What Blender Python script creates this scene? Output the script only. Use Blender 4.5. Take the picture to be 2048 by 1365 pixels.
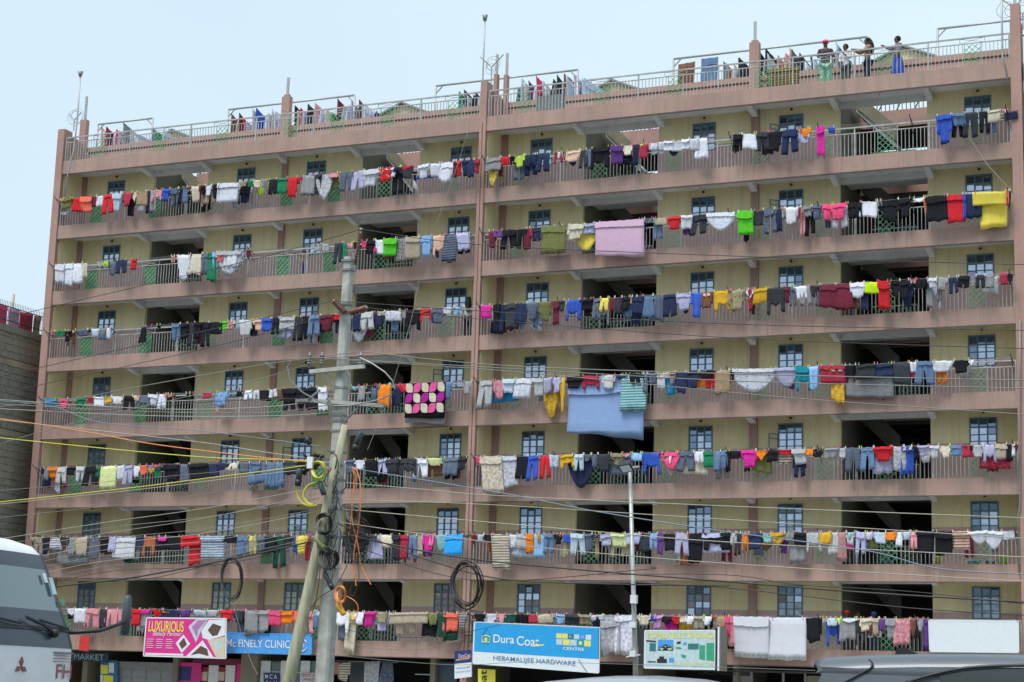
import bpy, bmesh, math, random
from mathutils import Vector, Matrix
R = math.radians
for o in list(bpy.data.objects): bpy.data.objects.remove(o)
S = bpy.context.scene
col = S.collection
# ------------------------------------------------------------------ camera
F = 3691.0216
YAW, PITCH, ROLL = -0.41730, 0.18880, 0.03130
G = 2.75                                   # underside of the lowest balcony edge above the street
H = 2.9                                    # storey height
CAM = Vector((0, -62.7414, -1.2116 + G))
_f = Vector((math.sin(YAW)*math.cos(PITCH), math.cos(YAW)*math.cos(PITCH), math.sin(PITCH)))
_r = Vector((math.cos(YAW), -math.sin(YAW), 0)); _u = _r.cross(_f)
RT = _r*math.cos(ROLL) + _u*math.sin(ROLL)
UP = -_r*math.sin(ROLL) + _u*math.cos(ROLL)
FW = _f
cd = bpy.data.cameras.new('camera'); cam = bpy.data.objects.new('camera', cd); col.objects.link(cam)
m = Matrix((RT, UP, -FW)).transposed().to_4x4(); m.translation = CAM
cam.matrix_world = m
cd.sensor_width = 36; cd.lens = F/2048*36; cd.clip_end = 3000; cd.clip_start = 0.1
S.camera = cam
# ------------------------------------------------------------------ world, sun, exposure
w = bpy.data.worlds.new('World'); S.world = w; w.use_nodes = True
nt = w.node_tree; nt.nodes.clear()
SUN_EL, SUN_AZ = R(62), R(200)              # sun high, in front of the facade
sky = nt.nodes.new('ShaderNodeTexSky'); sky.sky_type = 'NISHITA'; sky.sun_disc = False
sky.sun_elevation = SUN_EL; sky.sun_rotation = SUN_AZ; sky.dust_density = 4
tc = nt.nodes.new('ShaderNodeTexCoord'); no = nt.nodes.new('ShaderNodeTexNoise')
no.inputs['Scale'].default_value = 1.3; no.inputs['Detail'].default_value = 3
nt.links.new(tc.outputs['Generated'], no.inputs['Vector'])
rp = nt.nodes.new('ShaderNodeValToRGB')
rp.color_ramp.elements[0].position = .35; rp.color_ramp.elements[0].color = (4.6, 5.75, 7.0, 1)
rp.color_ramp.elements[1].position = .65; rp.color_ramp.elements[1].color = (5.5, 6.75, 7.3, 1)
nt.links.new(no.outputs['Fac'], rp.inputs['Fac'])
mx = nt.nodes.new('ShaderNodeMixRGB'); mx.inputs['Fac'].default_value = .95
nt.links.new(sky.outputs[0], mx.inputs[1]); nt.links.new(rp.outputs[0], mx.inputs[2])
bg = nt.nodes.new('ShaderNodeBackground'); bg.inputs['Strength'].default_value = .1
out = nt.nodes.new('ShaderNodeOutputWorld')
nt.links.new(mx.outputs[0], bg.inputs['Color']); nt.links.new(bg.outputs[0], out.inputs['Surface'])
sl = bpy.data.lights.new('sun', 'SUN'); sl.energy = 2.5; sl.angle = R(25); sl.color = (1, .97, .92)
so = bpy.data.objects.new('sun', sl); col.objects.link(so)
sd = Vector((math.sin(SUN_AZ)*math.cos(SUN_EL), math.cos(SUN_AZ)*math.cos(SUN_EL), math.sin(SUN_EL)))
so.rotation_euler = sd.to_track_quat('Z', 'Y').to_euler()
S.view_settings.view_transform = 'Standard'; S.view_settings.look = 'None'
S.view_settings.exposure = 0.5; S.view_settings.gamma = 1

# ------------------------------------------------------------------ helpers
def ray(px, py): return FW + RT*((px-1024)/F) - UP*((py-682.5)/F)
def at(px, py, Y):
    """the point that stands at picture place (px, py) of the photograph at depth Y"""
    v = ray(px, py); return CAM + v*((Y-CAM.y)/v.y)
def Zb(i): return G + (7-i)*H
def tag(o, label=None, cat=None, group=None, kind=None):
    if label: o['label'] = label
    if cat: o['category'] = cat
    if group: o['group'] = group
    if kind: o['kind'] = kind
    return o
def empty(name, loc, label=None, cat=None, group=None):
    o = bpy.data.objects.new(name, None); col.objects.link(o); o.location = loc; o.empty_display_size = .2
    return tag(o, label, cat, group)
def under(o, parent):
    if parent is not None:
        o.parent = parent
        L = parent.location.copy(); q = parent.parent
        while q is not None: L = q.location + L if q.parent is None or True else L; q = q.parent
        o.matrix_parent_inverse = Matrix.Identity(4)
        if parent.type == 'EMPTY': o.matrix_parent_inverse = Matrix.Translation(-parent.location)
    return o
class MB:
    def __init__(s): s.v = []; s.f = []; s.mi = []; s.sm = []
    def add(s, vs, fs, mi=0, smooth=False):
        n = len(s.v); s.v += [tuple(v) for v in vs]
        for f in fs: s.f.append(tuple(i+n for i in f)); s.mi.append(mi); s.sm.append(smooth)
        return s
    def box(s, x0, x1, y0, y1, z0, z1, mi=0):
        return s.add([(x0,y0,z0),(x1,y0,z0),(x1,y1,z0),(x0,y1,z0),(x0,y0,z1),(x1,y0,z1),(x1,y1,z1),(x0,y1,z1)],
                     [(0,3,2,1),(4,5,6,7),(0,1,5,4),(1,2,6,5),(2,3,7,6),(3,0,4,7)], mi)
    def beam(s, a, b, wx, wy=None, mi=0, up=Vector((0,0,1))):
        """a square bar from a to b"""
        a = Vector(a); b = Vector(b); wy = wy or wx
        d = (b-a).normalized(); side = d.cross(up)
        if side.length < 1e-4: side = d.cross(Vector((0,1,0)))
        side.normalize(); u2 = side.cross(d)
        vs = [p + side*(sx*wx/2) + u2*(sy*wy/2) for p in (a,b) for sx,sy in ((-1,-1),(1,-1),(1,1),(-1,1))]
        return s.add(vs, [(0,1,2,3),(7,6,5,4),(0,4,5,1),(1,5,6,2),(2,6,7,3),(3,7,4,0)], mi)
    def tube(s, pts, r, n=6, mi=0, closed=False, caps=True):
        pts = [Vector(p) for p in pts]; k = len(pts)
        rs = r if isinstance(r, (list, tuple)) else [r]*k
        vs = []; fs = []; prev = None
        for i, p in enumerate(pts):
            if closed: d = pts[(i+1) % k] - pts[i-1]
            else: d = pts[min(i+1, k-1)] - pts[max(i-1, 0)]
            d.normalize()
            if prev is None:
                a = d.cross(Vector((0,0,1)))
                if a.length < .05: a = d.cross(Vector((0,1,0)))
            else: a = prev - d*prev.dot(d)
            a.normalize(); prev = a; b = d.cross(a)
            for j in range(n):
                t = 2*math.pi*j/n; vs.append(p + (a*math.cos(t) + b*math.sin(t))*rs[i])
        m_ = k if closed else k-1
        for i in range(m_):
            for j in range(n):
                q = (i+1) % k
                fs.append((i*n+j, i*n+(j+1) % n, q*n+(j+1) % n, q*n+j))
        if caps and not closed:
            fs.append(tuple(range(n-1, -1, -1))); fs.append(tuple((k-1)*n+j for j in range(n)))
        return s.add(vs, fs, mi, n > 5)
    def ball(s, c, rx, ry=None, rz=None, mi=0, nu=10, nv=7):
        ry = ry or rx; rz = rz or rx; c = Vector(c); vs = [c + Vector((0,0,rz))]; fs = []
        for i in range(1, nv):
            a = math.pi*i/nv
            for j in range(nu):
                b = 2*math.pi*j/nu; vs.append(c + Vector((rx*math.sin(a)*math.cos(b), ry*math.sin(a)*math.sin(b), rz*math.cos(a))))
        vs.append(c - Vector((0,0,rz))); L = len(vs)-1
        for j in range(nu):
            fs.append((0, 1+j, 1+(j+1) % nu)); fs.append((L, L-nu+(j+1) % nu, L-nu+j))
            for i in range(nv-2):
                a = 1+i*nu; b = a+nu; fs.append((a+j, b+j, b+(j+1) % nu, a+(j+1) % nu))
        return s.add(vs, fs, mi, True)
    def mesh(s, name, mats):
        me = bpy.data.meshes.new(name); me.from_pydata(s.v, [], s.f)
        for m_ in (mats if isinstance(mats, (list, tuple)) else [mats]): me.materials.append(m_)
        me.polygons.foreach_set('material_index', s.mi); me.polygons.foreach_set('use_smooth', s.sm); me.update()
        return me
    def build(s, name, mats, parent=None, kind=None, label=None):
        o = bpy.data.objects.new(name, s.mesh(name, mats)); col.objects.link(o); under(o, parent)
        if kind: o['kind'] = kind
        if label: o['label'] = label
        return o

# ------------------------------------------------------------------ materials
MATS = {}
def node_mat(name):
    m_ = bpy.data.materials.new(name); m_.use_nodes = True; t = m_.node_tree
    b = t.nodes['Principled BSDF']; MATS[name] = m_; return m_, t, b
def nz(t, scale, detail=4, vec=None, rough=.6):
    n = t.nodes.new('ShaderNodeTexNoise'); n.inputs['Scale'].default_value = scale
    n.inputs['Detail'].default_value = detail; n.inputs['Roughness'].default_value = rough
    if vec is not None: t.links.new(vec, n.inputs['Vector'])
    return n
def geo(t, sx=1, sy=1, sz=1, src='Position'):
    if src == 'Position': g = t.nodes.new('ShaderNodeNewGeometry').outputs['Position']
    else: g = t.nodes.new('ShaderNodeTexCoord').outputs['Object']
    mp = t.nodes.new('ShaderNodeMapping'); mp.inputs['Scale'].default_value = (sx, sy, sz)
    t.links.new(g, mp.inputs['Vector']); return mp.outputs['Vector']
def ramp(t, fac, stops):
    r_ = t.nodes.new('ShaderNodeValToRGB'); e = r_.color_ramp.elements
    while len(e) < len(stops): e.new(.5)
    for el, (p, c) in zip(e, stops): el.position = p; el.color = (c[0], c[1], c[2], 1)
    t.links.new(fac, r_.inputs['Fac']); return r_.outputs['Color']
def mixc(t, fac, a, b, mode='MIX'):
    m_ = t.nodes.new('ShaderNodeMixRGB'); m_.blend_type = mode
    for i, x in ((0, fac), (1, a), (2, b)):
        if isinstance(x, (int, float)): m_.inputs[i].default_value = x
        elif isinstance(x, tuple): m_.inputs[i].default_value = (x[0], x[1], x[2], 1)
        else: t.links.new(x, m_.inputs[i])
    return m_.outputs[0]
def bump(t, b, h, strength=.3, dist=.02):
    n = t.nodes.new('ShaderNodeBump'); n.inputs['Strength'].default_value = strength; n.inputs['Distance'].default_value = dist
    t.links.new(h, n.inputs['Height']); t.links.new(n.outputs[0], b.inputs['Normal'])
def mat(name, c, rough=.7, var=.12, scale=6, metal=0, bumpy=.15):
    m_, t, b = node_mat(name); n = nz(t, scale, 5, geo(t))
    lo = tuple(x*(1-var) for x in c); hi = tuple(min(1, x*(1+var)) for x in c)
    t.links.new(ramp(t, n.outputs['Fac'], [(.3, lo), (.7, hi)]), b.inputs['Base Color'])
    b.inputs['Roughness'].default_value = rough; b.inputs['Metallic'].default_value = metal
    if bumpy: bump(t, b, n.outputs['Fac'], bumpy, .01)
    return m_
def plaster(name, c, stain, streak, amt=.6):
    """painted render: mottled, with rain streaks running down it"""
    m_, t, b = node_mat(name)
    big = nz(t, .45, 5, geo(t)); fine = nz(t, 9, 4, geo(t)); st = nz(t, 1, 5, geo(t, 3.2, 3.2, .16)); st2 = nz(t, 1, 4, geo(t, 11, 11, .3))
    c1 = ramp(t, big.outputs['Fac'], [(.32, tuple(x*.88 for x in c)), (.5, c), (.68, tuple(min(1, x*1.13) for x in c))])
    f1 = ramp(t, st.outputs['Fac'], [(.47, (0,0,0)), (.72, (amt,)*3)])
    c2 = mixc(t, f1, c1, stain)
    f2 = ramp(t, st2.outputs['Fac'], [(.55, (0,0,0)), (.75, (amt*.55,)*3)])
    c3 = mixc(t, f2, c2, streak)
    c4 = mixc(t, .22, c3, fine.outputs['Color'], 'OVERLAY')
    hs = t.nodes.new('ShaderNodeHueSaturation'); t.links.new(c4, hs.inputs['Color']); hs.inputs['Saturation'].default_value = .98
    t.links.new(hs.outputs[0], b.inputs['Base Color']); b.inputs['Roughness'].default_value = .85
    bump(t, b, fine.outputs['Fac'], .25, .01)
    return m_
M_PINK = plaster('pink_plaster', (.365, .238, .195), (.275, .21, .175), (.135, .105, .085), 1.0)
M_PINK2 = plaster('pink_column_plaster', (.375, .225, .185), (.305, .205, .172), (.19, .135, .115), .7)
M_DADO = plaster('pink_dado_plaster', (.46, .31, .285), (.37, .27, .24), (.26, .2, .17), .5)
M_YEL = plaster('yellow_plaster', (.69, .60, .34), (.55, .48, .29), (.36, .31, .19), .65)
M_SOF = plaster('soffit_paint', (.66, .68, .68), (.5, .52, .5), (.38, .39, .36), .5)
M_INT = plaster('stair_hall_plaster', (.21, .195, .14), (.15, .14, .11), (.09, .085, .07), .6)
M_INTD = plaster('shaded_stair_plaster', (.10, .095, .085), (.08, .075, .065), (.05, .05, .045), .5)  # hall plaster with the shade of the deep halls put into its colour
M_SLOT = mat('shadow_gap_concrete', (.09, .07, .065))
M_RAIL = mat('grey_rail_paint', (.35, .36, .35), .6, .25, 5)
M_PIPE = mat('galvanised_pipe', (.38, .39, .39), .45, .15, 7, .3)
M_GREEN = mat('green_lattice_paint', (.13, .32, .19), .6, .25, 6)
M_GREENB = mat('green_panel_paint', (.13, .24, .13), .6, .2, 5)
M_TAN = mat('cream_rail_paint', (.45, .40, .27), .5)
M_STEEL = mat('blue_window_steel', (.085, .165, .215), .45, .25, 9)
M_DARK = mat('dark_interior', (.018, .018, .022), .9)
M_CONC = mat('pole_concrete', (.38, .39, .355), .85, .22, 5, 0, .5)
M_BLACK = mat('black_rubber', (.018, .019, .021), .5, .2)
M_METAL = mat('dull_metal', (.22, .23, .23), .5, .2, 8, .4)
M_RUST = mat('brown_insulator_glaze', (.16, .065, .05), .3, .2)
M_YELLOWP = mat('yellow_duct', (.55, .52, .04), .45, .1)
M_ORANGE = mat('orange_duct', (.75, .22, .04), .45, .1)
M_AMBER = mat('amber_casing', (.72, .36, .02), .45, .1)
M_WHITE = mat('white_paint', (.68, .72, .74), .5, .06)
def wood():
    m_, t, b = node_mat('weathered_pole_wood'); n = nz(t, 1, 6, geo(t, 14, 14, 1.2)); n2 = nz(t, 1.2, 3, geo(t))
    c = ramp(t, n.outputs['Fac'], [(.3, (.26, .25, .17)), (.55, (.43, .42, .29)), (.75, (.52, .50, .36))])
    c = mixc(t, ramp(t, n2.outputs['Fac'], [(.45, (0,0,0)), (.7, (.4,.4,.4))]), c, (.17, .20, .10))
    t.links.new(c, b.inputs['Base Color']); b.inputs['Roughness'].default_value = .9; bump(t, b, n.outputs['Fac'], .5, .01); return m_
M_WOOD = wood()
def glass(name, dif, tint, fac):
    m_, t, b = node_mat(name); t.nodes.remove(b)
    g = t.nodes.new('ShaderNodeBsdfGlossy'); g.inputs['Roughness'].default_value = .04; g.inputs['Color'].default_value = (*tint, 1)
    d = t.nodes.new('ShaderNodeBsdfDiffuse'); oi = t.nodes.new('ShaderNodeObjectInfo'); n = nz(t, 3, 3, geo(t))
    c = ramp(t, oi.outputs['Random'], [(.0, tuple(x*.5 for x in dif)), (.5, dif), (.7, tuple(min(1, x*1.6) for x in dif)), (.86, (dif[0]*.35, dif[1]*.8, dif[2]*.75)), (.93, (dif[0]*1.3, dif[1]*1.2, dif[2]*.9)), (1, (dif[0]*.6, dif[1]*.9, min(1, dif[2]*1.8)))])
    c = mixc(t, ramp(t, n.outputs['Fac'], [(.4, (0,0,0)), (.7, (.5,.5,.5))]), c, tuple(x*.5 for x in dif)); t.links.new(c, d.inputs['Color'])
    bn = t.nodes.new('ShaderNodeBump'); bn.inputs['Strength'].default_value = .06; bn.inputs['Distance'].default_value = .02
    n2 = nz(t, 2.2, 2, geo(t)); t.links.new(n2.outputs['Fac'], bn.inputs['Height']); t.links.new(bn.outputs[0], g.inputs['Normal'])
    mx_ = t.nodes.new('ShaderNodeMixShader'); mx_.inputs[0].default_value = fac
    t.links.new(d.outputs[0], mx_.inputs[1]); t.links.new(g.outputs[0], mx_.inputs[2])
    t.links.new(mx_.outputs[0], t.nodes['Material Output'].inputs['Surface']); return m_
M_GLASS = glass('window_glass_reflecting', (.26, .29, .32), (.72, .80, .95), .52)
M_GLASSD = glass('window_glass_dark', (.045, .10, .14), (.50, .64, .80), .32)
def cloth(name, pat):
    """fabric: the object's own colour, mottled and wrinkled; a pattern printed on it"""
    m_, t, b = node_mat(name)
    oi = t.nodes.new('ShaderNodeObjectInfo'); base = oi.outputs['Color']
    v = geo(t, src='Object'); n = nz(t, 5, 4, v); n2 = nz(t, 26, 3, v)
    c = base
    if pat == 'stripe':
        wv = t.nodes.new('ShaderNodeTexWave'); wv.bands_direction = 'Z'; wv.inputs['Scale'].default_value = 3.2; wv.inputs['Distortion'].default_value = .6
        t.links.new(v, wv.inputs['Vector'])
        c = mixc(t, ramp(t, wv.outputs['Fac'], [(.62, (0,0,0)), (.7, (.85,)*3)]), base, mixc(t, 1, base, (.16, .16, .22), 'MULTIPLY'))
    elif pat == 'print':
        vo = t.nodes.new('ShaderNodeTexVoronoi'); vo.inputs['Scale'].default_value = 11; t.links.new(v, vo.inputs['Vector'])
        n3 = nz(t, 9, 2, v); c = mixc(t, ramp(t, n3.outputs['Fac'], [(.44, (0,0,0)), (.56, (.7,)*3)]), base, mixc(t, 1, base, (.60,.58,.68), 'MULTIPLY'))
        c = mixc(t, ramp(t, vo.outputs['Distance'], [(.14, (.5,)*3), (.26, (0,0,0))]), c, mixc(t, .6, base, (.9,.85,.8)))
    elif pat == 'dots':
        vo = t.nodes.new('ShaderNodeTexVoronoi'); vo.inputs['Scale'].default_value = 6; t.links.new(v, vo.inputs['Vector'])
        c = mixc(t, ramp(t, vo.outputs['Distance'], [(.16, (.9,)*3), (.2, (0,0,0))]), base, (.10, .16, .42))
    elif pat == 'plaid':
        ck = t.nodes.new('ShaderNodeTexBrick'); ck.offset = 0; ck.inputs['Scale'].default_value = 9; ck.inputs['Mortar Size'].default_value = .06
        ck.inputs['Row Height'].default_value = .5
        mp = t.nodes.new('ShaderNodeMapping'); mp.inputs['Rotation'].default_value = (R(90), 0, 0); t.links.new(v, mp.inputs['Vector']); t.links.new(mp.outputs[0], ck.inputs['Vector'])
        c = mixc(t, ck.outputs['Fac'], mixc(t, 1, base, (.55,)*3, 'MULTIPLY'), mixc(t, .6, base, (.8, .8, .8)))
    elif pat == 'lace':
        wv = t.nodes.new('ShaderNodeTexWave'); wv.bands_direction = 'X'; wv.inputs['Scale'].default_value = 1.6; wv.inputs['Distortion'].default_value = 1.2
        t.links.new(v, wv.inputs['Vector']); c = mixc(t, ramp(t, wv.outputs['Fac'], [(.3, (.0,)*3), (.9, (.35,)*3)]), base, mixc(t, 1, base, (.86, .87, .9), 'MULTIPLY'))
    c = mixc(t, ramp(t, n.outputs['Fac'], [(.35, ((.42,)*3 if pat not in ('lace', 'smooth') else (.12,)*3)), (.62, (0,0,0))]), c, mixc(t, 1, c, (.62, .62, .66), 'MULTIPLY'))
    t.links.new(c, b.inputs['Base Color']); b.inputs['Roughness'].default_value = .92
    b.inputs['Specular IOR Level'].default_value = .15
    ad = t.nodes.new('ShaderNodeMath'); ad.operation = 'MULTIPLY_ADD'; ad.inputs[1].default_value = .25
    t.links.new(n2.outputs['Fac'], ad.inputs[0]); t.links.new(n.outputs['Fac'], ad.inputs[2]); bump(t, b, ad.outputs[0], .5 if pat not in ('lace', 'smooth') else .12, .08)
    return m_
CL = {'': cloth('plain_fabric', ''), 'S': cloth('striped_fabric', 'stripe'), 'F': cloth('printed_fabric', 'print'), 'D': cloth('spotted_fabric', 'dots'), 'P': cloth('checked_fabric', 'plaid'), 'L': cloth('sheer_fabric', 'lace')}
CL['Q'] = CL['']; CL['E'] = cloth('smooth_fabric', 'smooth')
# ================================================================== the ground
g = MB(); g.add([(-180,-140,0),(140,-140,0),(140,120,0),(-180,120,0)], [(0,1,2,3)])
M_DIRT = mat('dusty_ground', (.36, .31, .24), .95, .25, .6)
tag(g.build('ground', M_DIRT), 'dusty ground around the flats', kind='structure')
g = MB(); g.add([(-178,-80,.004),(138,-80,.004),(138,-12,.004),(-178,-12,.004)], [(0,1,2,3)])
tag(g.build('road', mat('asphalt', (.10,.10,.098), .9, .3, 3)), 'wide asphalt road in front of the flats', kind='structure')
g = MB(); g.box(-178, 138, -12, -.8, 0, .13)
tag(g.build('pavement', mat('paving_concrete', (.42,.40,.36), .9, .2, 2)), 'concrete pavement before the shops', kind='structure')
# painted lane line and kerb
g = MB()
for k in range(-14, 14): g.box(k*9, k*9+4, -35.1, -34.95, .004, .008)
tag(g.build('lane_marking', M_WHITE), 'dashed white lane marking', kind='structure')

# ================================================================== the block of flats
XL, XM0, XM, XR = -49.4, -29.47, -29.2, -9.2
BLOCKS = ((XL, XM0), (XM, XR))
WY = 1.5                                    # the wall stands this far behind the balcony edge
TOP = Zb(0) + .6
B = empty('apartment_building', ((XL+XR)/2, 0, 0), 'long eight storey block of flats with pink balcony bands and yellow walls', 'apartment building')
WINX = {0: [(-48.05,-47.15),(-41.43,-40.55),(-38.05,-37.15),(-31.42,-30.5)],
        1: [(-27.93,-27.0),(-21.25,-20.33),(-17.87,-16.95),(-11.07,-10.13)]}
OPX = {0: [(-45.65,-42.9),(-35.5,-32.8)], 1: [(-25.65,-22.6),(-15.58,-12.4)]}
PILX = {0: [(-49.4,-49.15),(-39.22,-38.95)], 1: [(-29.2,-28.9),(-18.92,-18.62)]}
LATX = {0: [-47.49,-44.5,-41.38,-38.08,-35.9,-33.62,-30.63], 1: [-27.66,-24.43,-21.47,-18.13,-15.81,-13.59,-10.51]}
# balcony floor slabs and their edge bands
for i in range(8):
    for bi, (x0, x1) in enumerate(BLOCKS):
        z = Zb(i)
        MB().box(x0, x1, 0, .14, z, z+.6).build('balcony_band', M_PINK, B)
        MB().box(x0+.002, x1-.002, .14, WY, z+.26, z+.46).build('balcony_slab', M_SOF, B)
        MB().box(x0, x1, -.012, 0, z-.012, z+.02).build('drip_edge', M_SLOT, B)
# columns
rr = random.Random(3)
for (a, b, top) in ((XL-.35, XL, 25.1), (XM0, XM, 25.1), (XR, XR+.36, 25.1)):
    MB().box(a, b, -.06, .5, 0, top).build('column', M_PINK2, B)
MB().box(-29.345, -29.325, -.075, -.06, 2.0, 23.4).build('joint_cover', M_SLOT, B)
# cross walls at the ends of each block
for x in (XL, XM):
    for i in range(7):
        z0, z1 = Zb(i+1)+.46, Zb(i)+.26
        MB().box(x-.1 if x == XL else x+.0, x+.03, .5, WY, z0, z0+1.35).build('end_wall_dado', M_DADO, B)
        MB().box(x-.1 if x == XL else x+.0, x+.03, .14, WY, z0+1.35, z1).build('end_wall', M_YEL, B)
for x in (XR-.02, XM0-.02):
    for i in range(7): MB().box(x, x+.1, .5, WY, Zb(i+1)+.46, Zb(i)+.26).build('end_wall', M_YEL, B)
MB().box(XL-.33, XL-.1, .5, 16, 0, 24.0).build('gable_wall', M_PINK2, B)
# window panes, shared meshes
def pane_mesh(w_, h_, mt):
    return MB().box(0, w_, 0, .012, 0, h_).mesh('pane', mt)
rw = random.Random(11)
leftpanes = MB(); leftdark = MB()
def window(x0, x1, z0, z1, bi, st, wi):
    fr = MB(); t = .045; y0, y1 = WY-.03, WY+.05
    fr.box(x0, x1, y0, y1, z1-t, z1); fr.box(x0, x1, y0, y1, z0, z0+t)
    fr.box(x0, x0+t, y0, y1, z0+t, z1-t); fr.box(x1-t, x1, y0, y1, z0+t, z1-t)
    zt = z1-.31                              # transom
    fr.box(x0+t, x1-t, y0+.005, y1, zt-.05, zt)
    xs = [x0+t, x0+(x1-x0)*.345, x0+(x1-x0)*.655, x1-t]
    for x in xs[1:3]: fr.box(x-.025, x+.025, y0+.008, y1, z0+t, z1-t)
    nr = 3; hh = (zt-.05-z0-t)/nr
    for k in range(1, nr): fr.box(x0+t, x1-t, y0+.012, y1, z0+t+hh*k-.014, z0+t+hh*k+.014)
    fo = fr.build('window', M_STEEL, B)
    cells = []
    for c in range(3):
        a, b = xs[c]+(.025 if c else 0), xs[c+1]-(.025 if c < 2 else 0)
        cells.append((a, b, zt, z1-t, True))
        for k in range(nr): cells.append((a, b, z0+t+hh*k+(.014 if k else 0), z0+t+hh*(k+1)-(.014 if k < nr-1 else 0), False))
    gone = rw.random() < .22; gc = rw.choice((0, 0, 2))
    for n_, (a, b, c0, c1, top) in enumerate(cells):
        dark = top or rw.random() < .06 or (gone and n_//4 == gc)  # top row takes darker glass, colouring in the soffit it reflects
        mt = M_GLASSD if dark else M_GLASS
        if bi == 1:
            me = pane_mesh(b-a, c1-c0, mt)
            o = bpy.data.objects.new('pane', me); col.objects.link(o); o.parent = fo
            o.location = (a-.0, WY+.012, c0); o.rotation_euler = (R(rw.uniform(-1.2, 1.2)), 0, R(rw.uniform(-1, 1)))
            o.matrix_parent_inverse = Matrix.Identity(4)
        else:
            (leftdark if dark else leftpanes).box(a, b, WY+.012, WY+.024, c0, c1)
    if (bi, st, wi) in ((1,0,2),(1,1,2),(1,4,2),(0,4,2),(0,3,3)):
        m_ = MB(); L = .32; ang = R(115); dx, dy = -math.cos(ang-math.pi/2)*L*.3, -L
        a = Vector((x0, WY-.03, 0)); b = Vector((x0-.26, WY-.26, 0))
        m_.beam(a+Vector((0,0,z0+.15)), a+Vector((0,0,zt-.05)), .04); m_.beam(b+Vector((0,0,z0+.15)), b+Vector((0,0,zt-.05)), .04)
        for z in (z0+.15, z0+.55, zt-.07): m_.beam(a+Vector((0,0,z)), b+Vector((0,0,z)), .03)
        m_.build('open_casement', M_STEEL, B)
    return fo
def wall_run(segs, z0, z1, mt, name, y0=WY, y1=WY+.16):
    for a, b in segs:
        if b-a > .01: MB().box(a, b, y0, y1, z0, z1).build(name, mt, B)
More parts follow.
